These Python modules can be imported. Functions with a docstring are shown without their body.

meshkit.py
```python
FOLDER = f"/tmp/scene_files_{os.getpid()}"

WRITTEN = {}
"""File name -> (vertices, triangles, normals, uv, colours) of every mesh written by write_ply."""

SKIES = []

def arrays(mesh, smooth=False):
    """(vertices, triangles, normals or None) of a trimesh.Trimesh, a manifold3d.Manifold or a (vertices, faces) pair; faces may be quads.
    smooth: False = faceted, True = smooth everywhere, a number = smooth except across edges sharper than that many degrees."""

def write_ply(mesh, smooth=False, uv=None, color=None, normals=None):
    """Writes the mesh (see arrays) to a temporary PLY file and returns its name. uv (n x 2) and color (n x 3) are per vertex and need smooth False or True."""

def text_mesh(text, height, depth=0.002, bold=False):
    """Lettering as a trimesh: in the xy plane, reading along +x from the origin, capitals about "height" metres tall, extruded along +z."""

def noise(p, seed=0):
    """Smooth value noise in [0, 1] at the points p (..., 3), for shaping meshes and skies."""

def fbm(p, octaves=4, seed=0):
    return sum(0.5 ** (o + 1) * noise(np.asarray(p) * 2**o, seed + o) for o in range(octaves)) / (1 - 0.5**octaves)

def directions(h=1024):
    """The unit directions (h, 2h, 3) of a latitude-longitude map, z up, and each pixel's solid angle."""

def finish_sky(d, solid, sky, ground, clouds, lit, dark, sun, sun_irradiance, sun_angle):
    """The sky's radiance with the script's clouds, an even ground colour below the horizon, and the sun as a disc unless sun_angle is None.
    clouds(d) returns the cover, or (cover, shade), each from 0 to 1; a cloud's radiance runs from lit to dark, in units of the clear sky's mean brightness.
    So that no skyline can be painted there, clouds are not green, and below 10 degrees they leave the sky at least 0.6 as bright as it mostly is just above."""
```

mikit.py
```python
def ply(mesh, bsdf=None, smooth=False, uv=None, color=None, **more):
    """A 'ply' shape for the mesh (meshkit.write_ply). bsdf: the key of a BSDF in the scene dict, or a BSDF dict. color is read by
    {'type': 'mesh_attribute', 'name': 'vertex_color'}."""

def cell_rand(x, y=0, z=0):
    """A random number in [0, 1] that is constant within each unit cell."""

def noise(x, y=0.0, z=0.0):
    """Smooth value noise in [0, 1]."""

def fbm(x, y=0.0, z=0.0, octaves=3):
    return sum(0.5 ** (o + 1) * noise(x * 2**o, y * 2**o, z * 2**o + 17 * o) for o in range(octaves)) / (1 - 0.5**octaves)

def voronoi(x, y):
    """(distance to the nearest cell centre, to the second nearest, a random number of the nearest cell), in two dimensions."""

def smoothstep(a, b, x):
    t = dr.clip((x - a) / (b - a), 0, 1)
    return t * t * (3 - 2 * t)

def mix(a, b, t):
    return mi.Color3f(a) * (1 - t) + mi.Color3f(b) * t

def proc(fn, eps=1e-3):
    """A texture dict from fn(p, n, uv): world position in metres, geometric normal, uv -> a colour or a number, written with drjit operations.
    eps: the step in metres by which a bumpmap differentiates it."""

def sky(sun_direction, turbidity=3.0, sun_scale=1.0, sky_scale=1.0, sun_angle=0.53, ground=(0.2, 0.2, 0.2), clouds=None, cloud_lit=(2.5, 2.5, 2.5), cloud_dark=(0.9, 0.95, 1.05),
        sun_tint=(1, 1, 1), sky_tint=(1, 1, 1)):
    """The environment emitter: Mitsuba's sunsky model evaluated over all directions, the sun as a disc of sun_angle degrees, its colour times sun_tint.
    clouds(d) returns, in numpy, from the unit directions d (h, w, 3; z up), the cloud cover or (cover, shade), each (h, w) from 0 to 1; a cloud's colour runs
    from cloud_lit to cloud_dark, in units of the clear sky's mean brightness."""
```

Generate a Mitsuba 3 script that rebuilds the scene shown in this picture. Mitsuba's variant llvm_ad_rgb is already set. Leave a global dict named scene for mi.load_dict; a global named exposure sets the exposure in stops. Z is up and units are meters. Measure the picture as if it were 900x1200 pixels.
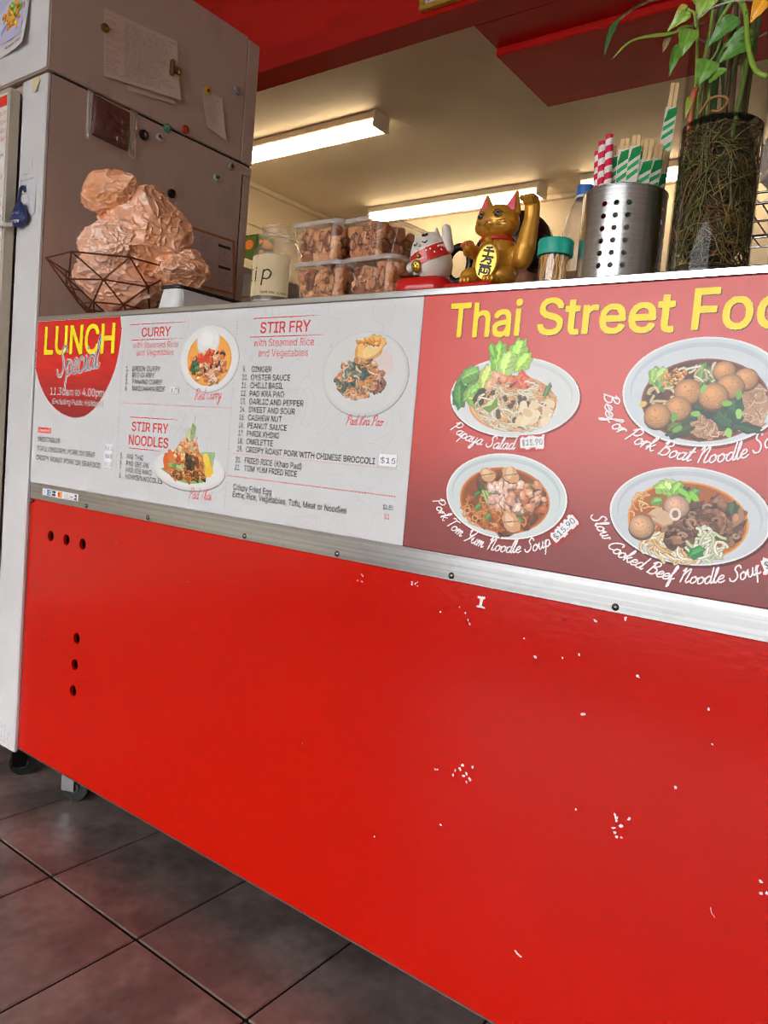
import math, random
import numpy as np, trimesh, manifold3d as m3
import mitsuba as mi, drjit as dr
import mikit, meshkit
from mikit import noise, fbm, voronoi, cell_rand, smoothstep, mix
from shapely.geometry import Polygon, LineString, Point, box as sbox

T = mi.ScalarTransform4f
scene, labels = {}, {}

# ---------------------------------------------------------------- camera, daylight, exposure
CAM = np.array([0.0, -1.0299, 0.9518]); FWD = np.array([-0.59163, 0.80263, -0.07587]); UP = np.array([-0.11351, 0.01024, 0.99348])
scene['camera'] = {'type': 'perspective', 'fov': 53.542, 'fov_axis': 'x', 'near_clip': 0.02, 'far_clip': 100.0,
                   'to_world': T().look_at(origin=CAM.tolist(), target=(CAM + FWD).tolist(), up=UP.tolist())}
exposure = 0.0
SUN = [-0.35, -0.6, 0.72]
scene['daylight'] = mikit.sky(SUN, turbidity=4.0, sun_scale=0.0, sky_scale=38.0, ground=(0.33, 0.32, 0.31),
                              clouds=lambda d: 0.72 + 0.28 * np.clip(meshkit.fbm(d * 2.5, 3), 0, 1), cloud_lit=(1.5, 1.5, 1.5), cloud_dark=(1.1, 1.12, 1.16))
LAMP = [10.4, 8.0, 4.9]

# ---------------------------------------------------------------- helpers
def lin(c):
    if isinstance(c, str):
        c = [int(c[i:i + 2], 16) for i in (0, 2, 4)]
    c = np.asarray(c, float) / 255.0
    return np.where(c <= 0.04045, c / 12.92, ((c + 0.055) / 1.055) ** 2.4)

def L(c):
    return tuple(float(v) for v in lin(c))

def rgb(c):
    return {'type': 'rgb', 'value': [float(v) for v in lin(c)]}

def mat(name, rough=0.5, col=None, metallic=0.0, spec=0.5, bump=None, scale=1.0, **kw):
    tex = {'type': 'mesh_attribute', 'name': 'vertex_color'} if col is None else (col if isinstance(col, dict) else rgb(col))
    b = {'type': 'principled', 'base_color': tex, 'roughness': rough, 'metallic': metallic, 'specular': spec, **kw}
    if bump is not None:
        b = {'type': 'bumpmap', 'arbitrary': bump, 'scale': scale, 'bsdf': b}
    scene[name] = {'type': 'twosided', 'bsdf': b}

mat('matte', 0.75, spec=0.3); mat('satin', 0.42); mat('gloss', 0.16); mat('print', 0.32, spec=0.45)
mat('metalvc', 0.3, metallic=1.0)
scene['vase_glass'] = {'type': 'blendbsdf', 'weight': 0.035, 'a': {'type': 'thindielectric', 'int_ior': 1.6},
                       'b': {'type': 'twosided', 'bsdf': {'type': 'principled', 'base_color': rgb('c9d0c4'), 'roughness': 0.2, 'specular': 0.7}}}
scene['clear_plastic'] = {'type': 'thindielectric', 'int_ior': 1.45}
scene['glass_sheet'] = {'type': 'thindielectric', 'int_ior': 1.5}
scene['water_body'] = {'type': 'dielectric', 'int_ior': 1.33, 'ext_ior': 1.2, 'specular_reflectance': 0.15}   # water behind glass: little reflection of its own
scene['vase_sheet'] = {'type': 'thindielectric', 'int_ior': 1.4, 'specular_reflectance': 0.25}
scene['cloudy_plastic'] = {'type': 'blendbsdf', 'weight': 0.07, 'a': {'type': 'thindielectric', 'int_ior': 1.5},
                           'b': {'type': 'twosided', 'bsdf': {'type': 'principled', 'base_color': rgb('e6e2dc'), 'roughness': 0.25, 'specular': 0.6}}}
scene['rim_plastic'] = {'type': 'blendbsdf', 'weight': 0.34, 'a': {'type': 'thindielectric', 'int_ior': 1.5},
                        'b': {'type': 'twosided', 'bsdf': {'type': 'principled', 'base_color': rgb('e6e2dc'), 'roughness': 0.2, 'specular': 0.7}}}

def key(base):
    if base not in scene and base not in labels and not any(k.startswith(base + '__') for k in scene):
        return base
    i = 1
    while f'{base}_{i:03d}' in scene or f'{base}_{i:03d}' in labels or any(k.startswith(f'{base}_{i:03d}__') for k in scene):
        i += 1
    return f'{base}_{i:03d}'

def tri(mesh):
    if hasattr(mesh, 'to_mesh'):
        m = mesh.to_mesh()
        return trimesh.Trimesh(np.asarray(m.vert_properties[:, :3], float), np.asarray(m.tri_verts, int), process=False)
    if isinstance(mesh, (list, tuple)) and len(mesh) and hasattr(mesh[0], 'vertices'):
        return trimesh.util.concatenate(mesh)
    if isinstance(mesh, (list, tuple)):
        v, f = np.asarray(mesh[0], float), np.asarray(mesh[1], int)
        if f.shape[1] == 4:
            f = np.vstack([f[:, [0, 1, 2]], f[:, [0, 2, 3]]])
        return trimesh.Trimesh(v, f, process=False)
    return mesh

def shape(mesh, mt, col=None, smooth=False):
    """ply dict; col: one sRGB colour or an (n, 3) array of linear colours per vertex"""
    m = tri(mesh)
    if col is None:
        return mikit.ply(m, mt, smooth=smooth)
    if isinstance(col, (str, tuple)):
        if smooth not in (False, True):
            m = trimesh.graph.smooth_shade(m, angle=math.radians(smooth), facet_minarea=None); smooth = True
        col = np.tile(lin(col), (len(m.vertices), 1))
    return mikit.ply(m, mt, smooth=smooth, color=col)

def add(base, mesh, mt, col=None, smooth=False, label=None, cat=None, group=None, kind=None, at=None):
    k = key(base)
    d = mesh if isinstance(mesh, dict) else shape(mesh, mt, col, smooth)
    scene[k] = d if at is None else {**d, 'to_world': at}
    info = {n: v for n, v in (('label', label), ('category', cat), ('group', group), ('kind', kind)) if v}
    if info:
        labels[k] = info
    return k

def thing(base, label, cat, group=None):
    k = key(base)
    labels[k] = {'label': label, 'category': cat, **({'group': group} if group else {})}
    return k

def box(x0, x1, y0, y1, z0, z1, b=0.0):
    lo, hi = np.array([x0, y0, z0], float), np.array([x1, y1, z1], float)
    if b <= 0:
        m = trimesh.creation.box(extents=hi - lo); m.apply_translation((lo + hi) / 2)
        return m
    p = []
    for i in range(3):
        for s in np.ndindex(2, 2, 2):
            q = np.where(s, hi - b, lo + b); q[i] = hi[i] if s[i] else lo[i]; p.append(q)
    return trimesh.convex.convex_hull(np.array(p))

def lathe(prof, n=40):
    prof = np.asarray(prof, float); a = np.arange(n) * 2 * np.pi / n
    v = np.stack([prof[:, None, 0] * np.cos(a), prof[:, None, 0] * np.sin(a), np.repeat(prof[:, 1:2], n, 1)], -1).reshape(-1, 3)
    i, j = np.meshgrid(np.arange(len(prof) - 1), np.arange(n), indexing='ij')
    q = np.stack([i * n + j, i * n + (j + 1) % n, (i + 1) * n + (j + 1) % n, (i + 1) * n + j], -1).reshape(-1, 4)
    return tri((v, q))

def spline(p, k=6):
    p = np.asarray(p, float)
    if len(p) < 3:
        return p
    q = np.vstack([2 * p[0] - p[1], p, 2 * p[-1] - p[-2]]); out = []
    for i in range(1, len(q) - 2):
        t = np.linspace(0, 1, k, endpoint=False)[:, None]
        a, b, c, d = q[i - 1:i + 3]
        out.append(0.5 * (2 * b + (c - a) * t + (2 * a - 5 * b + 4 * c - d) * t ** 2 + (3 * b - a - 3 * c + d) * t ** 3))
    return np.vstack(out + [p[-1:]])

def tube(p, r, sides=8, caps=True):
    p = np.asarray(p, float); r = np.broadcast_to(r, (len(p),))
    t = np.gradient(p, axis=0); t /= np.linalg.norm(t, axis=1, keepdims=True) + 1e-12
    ref = np.array([0.31, 0.17, 0.93]); a0 = np.cross(t[0], ref); a0 /= np.linalg.norm(a0) + 1e-12
    A = []
    for d in t:
        a0 = a0 - d * (a0 @ d); a0 /= np.linalg.norm(a0) + 1e-12; A.append(a0)
    A = np.array(A); B = np.cross(t, A); g = np.arange(sides) * 2 * np.pi / sides
    v = (p[:, None] + r[:, None, None] * (np.cos(g)[None, :, None] * A[:, None] + np.sin(g)[None, :, None] * B[:, None])).reshape(-1, 3)
    i, j = np.meshgrid(np.arange(len(p) - 1), np.arange(sides), indexing='ij')
    q = np.stack([i * sides + j, i * sides + (j + 1) % sides, (i + 1) * sides + (j + 1) % sides, (i + 1) * sides + j], -1).reshape(-1, 4)
    f = np.vstack([q[:, [0, 1, 2]], q[:, [0, 2, 3]]])
    if caps:
        n = len(v); v = np.vstack([v, p[:1], p[-1:]]); s = np.arange(sides); e = (len(p) - 1) * sides
        f = np.vstack([f, np.stack([(s + 1) % sides, s, s * 0 + n], 1), np.stack([e + s, e + (s + 1) % sides, s * 0 + n + 1], 1)])
    return tri((v, f))

def ball(c, r, sub=3):
    m = trimesh.creation.icosphere(subdivisions=sub); m.apply_scale(r); m.apply_translation(c)
    return m

def msph(c, r, seg=24):
    r = np.broadcast_to(r, 3)
    return m3.Manifold.sphere(1.0, seg).scale([float(x) for x in r]).translate([float(x) for x in c])

def bone(a, b, ra, rb, seg=20):
    return m3.Manifold.batch_hull([msph(a, ra, seg), msph(b, rb, seg)])

def fuse(parts, edge=0.006, it=12):
    m = parts[0]
    for p in parts[1:]:
        m = m + p
    t = tri(m.refine_to_length(edge)); t = trimesh.Trimesh(t.vertices, t.faces, process=True)
    return trimesh.smoothing.filter_taubin(t, lamb=0.5, nu=0.52, iterations=it)

def flatpoly(poly):
    v, f = trimesh.creation.triangulate_polygon(poly, engine='earcut')
    return np.asarray(v), np.asarray(f)

def extrude_xz(poly, y0, y1):
    m = trimesh.creation.extrude_polygon(poly, y1 - y0, engine='earcut')
    v = np.array(m.vertices); m.vertices = np.stack([v[:, 0], y0 + v[:, 2], v[:, 1]], 1); m.invert()
    return m

class Art:
    """flat print built from coloured polygons on a plane; later pieces lie over earlier ones"""
    def __init__(self):
        self.it = []
    def raw(self, V, F, c):
        self.it.append((np.asarray(V, float), np.asarray(F, int), lin(c)))
    def fan(self, p, c):
        p = np.asarray(p, float); n = len(p); i = np.arange(n)
        self.raw(np.vstack([p, p.mean(0)]), np.stack([i, (i + 1) % n, i * 0 + n], 1), c)
    def poly(self, g, c):
        for q in getattr(g, 'geoms', [g]):
            if q.area > 1e-10:
                self.raw(*flatpoly(q), c)
    def rect(self, x0, z0, x1, z1, c):
        self.raw([(x0, z0), (x1, z0), (x1, z1), (x0, z1)], [(0, 1, 2), (0, 2, 3)], c)
    def ell(self, cx, cy, rx, ry, c, n=40, rot=0.0):
        a = np.arange(n) * 2 * np.pi / n; x, y = rx * np.cos(a), ry * np.sin(a)
        self.fan(np.stack([cx + x * math.cos(rot) - y * math.sin(rot), cy + x * math.sin(rot) + y * math.cos(rot)], 1), c)
    def blob(self, R, cx, cy, rx, ry, c, rough=0.25, n=11, rot=None):
        rot = R.uniform(0, 6.28) if rot is None else rot
        a = np.arange(n) * 2 * np.pi / n; k = np.array([1 + R.uniform(-rough, rough) for _ in a])
        x, y = rx * k * np.cos(a), ry * k * np.sin(a)
        self.fan(np.stack([cx + x * math.cos(rot) - y * math.sin(rot), cy + x * math.sin(rot) + y * math.cos(rot)], 1), c)
    def line(self, p, w, c):
        p = np.asarray(p, float)
        t = np.gradient(p, axis=0); t /= np.linalg.norm(t, axis=1, keepdims=True) + 1e-12
        nrm = np.stack([-t[:, 1], t[:, 0]], 1); w = np.broadcast_to(np.asarray(w, float) / 2, (len(p),))[:, None]
        n = len(p); i = np.arange(n - 1)
        self.raw(np.vstack([p + nrm * w, p - nrm * w]), np.vstack([np.stack([i, i + n, i + 1], 1), np.stack([i + 1, i + n, i + n + 1], 1)]), c)
    def stroke(self, p, w, c):
        self.poly(LineString(np.asarray(p)).buffer(w / 2, quad_segs=3).simplify(w * 0.03), c)
    def text(self, s, x0, z0, x1, h, c, bold=False, dx=0.0, dz=0.0, grow=0.0):
        m = meshkit.text_mesh(s, 1.0, 0.05, bold)
        f = m.faces[m.face_normals[:, 2] > 0.9]; v = np.array(m.vertices)[:, :2]
        u, idx = np.unique(f, return_inverse=True); v = v[u]; f = idx.reshape(-1, 3)
        lo, hi = v[:, 0].min(), v[:, 0].max()
        v = np.stack([x0 + dx - grow + (v[:, 0] - lo) / (hi - lo) * (x1 - x0 + 2 * grow), z0 + dz + v[:, 1] * h], 1)
        self.raw(v, f, c)
    def mesh(self, place, step=2e-5, base=1e-4):
        done, V, F, C, n = [], [], [], [], 0
        lo = np.array([i[0].min(0) for i in self.it]); hi = np.array([i[0].max(0) for i in self.it]); lay = np.zeros(len(self.it))
        for k in range(len(self.it)):
            o = (lo[:k, 0] < hi[k, 0]) & (hi[:k, 0] > lo[k, 0]) & (lo[:k, 1] < hi[k, 1]) & (hi[:k, 1] > lo[k, 1])
            lay[k] = lay[:k][o].max() + 1 if o.any() else 0
            v, f, c = self.it[k]
            V.append(place(v[:, 0], v[:, 1], base + lay[k] * step)); F.append(f + n); C.append(np.tile(c, (len(v), 1))); n += len(v)
        return tri((np.vstack(V), np.vstack(F))), np.vstack(C)

def addart(base, art, place, mt='print', step=2e-5, lift=1e-4, **kw):
    m, c = art.mesh(place, step, lift)
    k = key(base); scene[k] = mikit.ply(m, mt, smooth=False, color=c)
    if kw:
        labels[k] = kw
    return k

def plane(o, a, b, n):
    o, a, b, n = (np.asarray(x, float) for x in (o, a, b, n))
    return lambda u, v, h: o + np.multiply.outer(u, a) + np.multiply.outer(v, b) + np.multiply.outer(np.broadcast_to(h, np.shape(u)), n)

# hand-drawn brush script: x height 1, capitals 2, each letter (advance, strokes)
SCRIPT = {
 'a': (1.15, [[(.85,.85),(.5,1),(.12,.6),(.1,.2),(.4,0),(.75,.35),(.87,.9)], [(.88,1),(.8,.35),(.9,.03),(1.2,.25)]]),
 'c': (.95, [[(.8,.8),(.5,1),(.1,.55),(.2,.08),(.55,0),(1,.25)]]),
 'd': (1.15, [[(.85,.85),(.5,1),(.12,.6),(.1,.2),(.4,0),(.75,.35),(.87,.9)], [(1.05,2.1),(.85,.6),(.85,.1),(1,0),(1.2,.25)]]),
 'e': (.9, [[(0,.25),(.1,.4),(.6,.55),(.75,.85),(.5,1),(.15,.65),(.15,.2),(.45,0),(.95,.25)]]),
 'f': (.8, [[(0,.3),(.5,1.2),(.75,2),(.55,2.2),(.4,1.6),(.3,.2),(.15,-.9),(.35,-.9),(.45,-.2),(.4,.1),(.8,.3)]]),
 'h': (1.05, [[(0,.3),(.45,1.6),(.42,2.1),(.25,1.8),(.12,0)], [(.15,.4),(.5,.97),(.65,.85),(.6,.2),(.75,0),(1.05,.25)]]),
 'i': (.6, [[(0,.3),(.28,1),(.22,.3),(.35,0),(.62,.25)], [(.42,1.45),(.46,1.55)]]),
 'k': (1.0, [[(0,.3),(.5,1.6),(.45,2.1),(.28,1.8),(.12,0)], [(.18,.42),(.45,.62),(.74,.98)], [(.32,.55),(.55,.2),(.78,0),(1,.2)]]),
 'l': (.55, [[(0,.3),(.45,1.5),(.45,2.1),(.25,1.7),(.15,.3),(.3,0),(.6,.25)]]),
 'm': (1.35, [[(0,.6),(.2,1),(.15,0)], [(.17,.4),(.45,.95),(.6,.9),(.55,0)], [(.57,.4),(.85,.95),(1,.9),(.95,.2),(1.1,0),(1.35,.25)]]),
 'n': (1.05, [[(0,.6),(.2,1),(.15,0)], [(.17,.4),(.5,.97),(.68,.88),(.62,.2),(.78,0),(1.05,.25)]]),
 'o': (1.0, [[(.55,1),(.15,.75),(.1,.2),(.4,0),(.75,.3),(.75,.75),(.5,1),(.7,.75),(1.05,.85)]]),
 'p': (1.0, [[(0,.5),(.24,1.05),(.18,.2),(.06,-1)], [(.2,.7),(.48,1.0),(.82,.78),(.76,.25),(.45,0),(.18,.2)], [(.66,.08),(1,.25)]]),
 'r': (.80, [[(0,.35),(.26,1.05),(.2,.5),(.12,0)], [(.2,.55),(.38,.9),(.6,1.02),(.78,.92)]]),
 't': (.7, [[(.05,.3),(.45,1.8),(.25,.3),(.4,0),(.7,.25)], [(.05,1.2),(.7,1.3)]]),
 'u': (1.15, [[(0,.5),(.2,1),(.15,.25),(.4,0),(.75,.4),(.85,1),(.78,.3),(.9,0),(1.2,.25)]]),
 'w': (1.4, [[(0,.6),(.2,1),(.15,.2),(.4,0),(.65,.4),(.7,1),(.65,.3),(.85,0),(1.1,.4),(1.15,1),(1.4,.85)]]),
 'y': (1.1, [[(0,.5),(.2,1),(.15,.3),(.4,.1),(.75,.5),(.85,1),(.7,-.4),(.4,-1),(.2,-.8),(.6,-.1),(1.15,.3)]]),
 'B': (1.35, [[(.45,2),(.3,1),(.1,0)], [(.1,1.6),(.5,2.05),(1,1.95),(1.05,1.5),(.45,1.1),(1,.95),(1.1,.4),(.7,0),(.1,.1)]]),
 'C': (1.2, [[(1.2,1.7),(1.1,2.05),(.7,1.95),(.2,1.2),(.15,.4),(.5,0),(1.05,.3)]]),
 'K': (1.35, [[(.4,2),(.25,1),(.1,0)], [(1.2,2.05),(.7,1.3),(.28,1),(.6,.7),(.9,.1),(1.3,.15)]]),
 'N': (1.4, [[(.05,1.6),(.35,2),(.2,0)], [(.25,1),(.8,1.95),(1,1.8),(.85,.3),(1.05,0),(1.35,.3)]]),
 'P': (1.25, [[(.45,2),(.3,1),(.1,-.05)], [(.05,1.5),(.5,2.05),(1.1,1.95),(1.2,1.5),(.85,1.05),(.35,1)]]),
 'R': (1.4, [[(.45,2),(.3,1),(.1,-.05)], [(.05,1.5),(.5,2.05),(1.1,1.95),(1.2,1.5),(.85,1.05),(.35,1)], [(.5,1),(.85,.4),(1.15,0),(1.4,.2)]]),
 'S': (1.35, [[(1.3,1.7),(1.1,2.05),(.75,2),(.55,1.6),(.85,1.1),(.95,.55),(.6,.05),(.1,.15),(-.05,.5)]]),
 'T': (1.1, [[(-.05,1.75),(.2,2),(.7,1.92),(1.3,2.05)], [(.7,1.92),(.5,1),(.35,0)]]),
 'Y': (1.15, [[(.05,1.7),(.25,2.05),(.3,1.3),(.55,1),(.9,1.4)], [(1.15,2.05),(.8,.9),(.4,0),(.15,-.3)]]),
 '$': (1.3, [[(1.1,1.7),(.8,2),(.35,1.8),(.3,1.35),(.9,.9),(.95,.35),(.5,0),(.05,.3)], [(.75,2.35),(.5,-.35)]]),
 '4': (1.1, [[(.5,2),(.05,.7),(.95,.75)], [(.8,1.3),(.65,-.1)]]),
 '5': (1.1, [[(.95,2),(.4,1.95),(.25,1.15),(.7,1.2),(.85,.6),(.5,0),(.05,.2)]]),
 '0': (1.1, [[(.55,2),(.15,1.3),(.15,.4),(.45,0),(.85,.6),(.85,1.5),(.55,2)]]),
 '.': (.35, [[(.1,.05),(.16,.1)]]), ' ': (.75, [])}

def script(s, path, slant=0.3, spread=1.0):
    """strokes of s written along the path; x height follows from its length"""
    P = spline(path, 8); seg = np.linalg.norm(np.diff(P, axis=0), axis=1); L = np.concatenate([[0], np.cumsum(seg)])
    tot = sum(SCRIPT[c][0] for c in s); k = L[-1] / tot; out, x = [], 0.0
    for c in s:
        adv, st = SCRIPT[c]
        for q in st:
            q = spline(q, 4); u = (x + q[:, 0] + slant * q[:, 1]) * k; v = q[:, 1] * k * spread
            ub = np.clip((x + adv / 2) * k, 0, L[-1])
            i = min(np.searchsorted(L, ub, 'right') - 1, len(P) - 2)
            d = P[min(i + 2, len(P) - 1)] - P[max(i - 1, 0)]; d /= np.linalg.norm(d); n = np.array([-d[1], d[0]])
            o = P[i] + (P[i + 1] - P[i]) * (ub - L[i]) / max(seg[i], 1e-9)
            out.append(o + np.multiply.outer(u - ub, d) + np.multiply.outer(v, n))
        x += adv
    return out, k

# food printed in pieces --------------------------------------------------------------------
def shade(c, k):
    c = [int(c[i:i + 2], 16) for i in (0, 2, 4)] if isinstance(c, str) else c
    return tuple(min(255, max(0, v * k)) for v in c)

def chunks(A, R, n, e, size, cols, rough=0.3, rim=1.0, asp=0.65):
    for _ in range(n):
        a, q = R.uniform(0, 6.28), math.sqrt(R.random()) * rim
        x, y, s, c, t = e[0] + e[2] * q * math.cos(a), e[1] + e[3] * q * math.sin(a), size * R.uniform(.6, 1.3), R.choice(cols), R.uniform(0, 3.14)
        A.blob(R, x, y - s * .22, s * 1.03, s * asp, shade(c, .62), rough, 9, t)
        A.blob(R, x, y, s, s * asp, c, rough, 9, t)
        A.blob(R, x - s * .2, y + s * .2, s * .5, s * .28, shade(c, 1.18), rough, 7, t)

def strands(A, R, n, e, ln, w, cols, bend=1.0):
    for _ in range(n):
        a, q = R.uniform(0, 6.28), math.sqrt(R.random())
        p, d, pts = np.array([e[0] + e[2] * q * math.cos(a), e[1] + e[3] * q * math.sin(a)]), R.uniform(0, 6.28), []
        turn = R.uniform(-bend, bend) * 6.0
        for i in range(7):
            pts.append(p.copy()); d += turn / 7; p = p + ln / 7 * np.array([math.cos(d), math.sin(d) * .7])
            if ((p[0] - e[0]) / (e[2] * 1.08)) ** 2 + ((p[1] - e[1]) / (e[3] * 1.08)) ** 2 > 1:
                p = np.array([e[0], e[1]]) + (p - [e[0], e[1]]) * .9
        c = R.choice(cols)
        A.line(pts, w * 1.5, shade(c, .68)); A.line(pts, w, c)

def leaf2(A, R, x, y, ln, w, rot, c, lobes=3):
    t = np.linspace(0, 2 * np.pi, 26, endpoint=False)
    r = 1 + .14 * np.sin(lobes * 2 * t + R.uniform(0, 6)) + np.array([R.uniform(-.05, .05) for _ in t])
    u, v = ln / 2 * r * np.cos(t), w / 2 * r * np.sin(t)
    rt = lambda u, v: np.stack([x + u * math.cos(rot) - v * math.sin(rot), y + u * math.sin(rot) + v * math.cos(rot)], 1)
    A.fan(rt(u * 1.04, v * 1.06), shade(c, .6)); A.fan(rt(u, v), c); A.fan(rt(u * .7 + ln * .08, v * .45 + w * .12), shade(c, 1.2))
    A.line(rt(np.array([-ln * .45, 0, ln * .42]), np.array([0, w * .05, 0])), w * .06, shade(c, 1.45))
    for k in (-.2, 0, .2):
        A.line(rt(np.array([ln * k, ln * (k + .14)]), np.array([0, w * .32])), w * .035, shade(c, 1.35))
        A.line(rt(np.array([ln * k, ln * (k + .14)]), np.array([0, -w * .32])), w * .035, shade(c, .75))

def roundball(A, R, x, y, r, c):
    A.ell(x + r * .04, y - r * .12, r * 1.04, r * .98, shade(c, .5), 28)
    for k, g in ((1, .78), (.9, .9), (.75, 1.0), (.55, 1.08), (.32, 1.16)):
        A.ell(x - (1 - k) * r * .3, y + (1 - k) * r * .35, r * k, r * k * .93, shade(c, g), 26)
    for _ in range(14):
        a, q = R.uniform(0, 6.28), math.sqrt(R.random()) * .85 * r
        A.blob(R, x + q * math.cos(a), y + q * math.sin(a) * .9, r * .07, r * .05, shade(c, R.choice([.85, .92, 1.12])), .3, 6)

def bowl(A, cx, cy, rx, ry, face='e1e0dd', inner='cfd1d0', rimc='ecebe8', drop='8f2a24'):
    A.ell(cx + rx * .012, cy - ry * .035, rx * 1.015, ry * 1.015, drop, 64)
    A.ell(cx, cy, rx, ry, rimc, 64); A.ell(cx, cy, rx * .975, ry * .965, face, 64); A.ell(cx, cy + ry * .05, rx * .9, ry * .86, inner, 56); A.ell(cx, cy - ry * .02, rx * .88, ry * .84, face, 56)
# ---------------------------------------------------------------- the setting
H = 1.2203                       # counter top
def struct(name, mesh, mt, col=None, smooth=False, **kw):
    return add(name, mesh, mt, col, smooth, kind='structure', **kw)

def white_paint(p, n, uv):
    k = fbm(p.x * 1.7, p.y * 1.7, p.z * 1.7, 3)
    return mix(L('c9bda8'), L('dccfba'), smoothstep(.3, .7, k))
def red_paint(p, n, uv):
    k = fbm(p.x * 3, p.y * 3, p.z * 9, 3)
    return mix((0.46, 0.006, 0.003), (0.55, 0.009, 0.004), smoothstep(.35, .65, k))
def tile_col(tint):
    def f(p, n, uv):
        a = fbm(p.x * 9, p.y * 9, 1.0, 4); b = fbm(p.x * 60, p.y * 60, 4.0, 2)
        c = mix((0.125, 0.094, 0.084), (0.215, 0.158, 0.140), smoothstep(.3, .7, a)) * tint
        return c * (0.82 + 0.36 * b)
    return f
def tile_relief(p, n, uv):
    return fbm(p.x * 28, p.y * 28, 2.0, 4) * 0.0016 + fbm(p.x * 110, p.y * 110, 5.0, 2) * 0.0005
for i, t in enumerate((0.92, 1.0, 1.1)):
    mat(f'floor_tile_{i}', 0.36, mikit.proc(tile_col(t)), spec=0.45, bump=mikit.proc(tile_relief, 0.002))
mat('grout', 0.9, '1d1a18', spec=0.2)
mat('white_wall', 0.6, mikit.proc(white_paint)); mat('red_wall', 0.3, mikit.proc(red_paint), spec=0.5)
mat('room_wall', 0.7, 'b9b0a6'); mat('white_trim', 0.45, 'd8cdba')

struct('floor', box(-6.5, 2.6, -4.4, 3.5, -0.06, -0.003), 'grout')
tile = shape(box(-.1475, .1475, -.1475, .1475, -.0095, 0, .0022), 'floor_tile_1')
R = random.Random(5)
for i in range(-9, 10):
    for j in range(-6, 4):
        x, y = -1.735 + .15 + .3 * i, -.162 + .15 + .3 * j
        d = {**tile, 'bsdf': {'type': 'ref', 'id': f'floor_tile_{R.randrange(3)}'}}
        add('floor__tile', d, None, at=T().translate([x, y, R.uniform(-.0006, .0004)]).rotate([1, 0, 0], R.uniform(-.12, .12)).rotate([0, 1, 0], R.uniform(-.12, .12)))
CZ = 2.62
struct('wall_left', box(-3.92, -3.84, -4.4, 3.46, -.06, 3.2), 'white_wall')
struct('wall_back', box(-3.84, 1.6, 3.38, 3.46, -.06, 2.7), 'white_wall')
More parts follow.
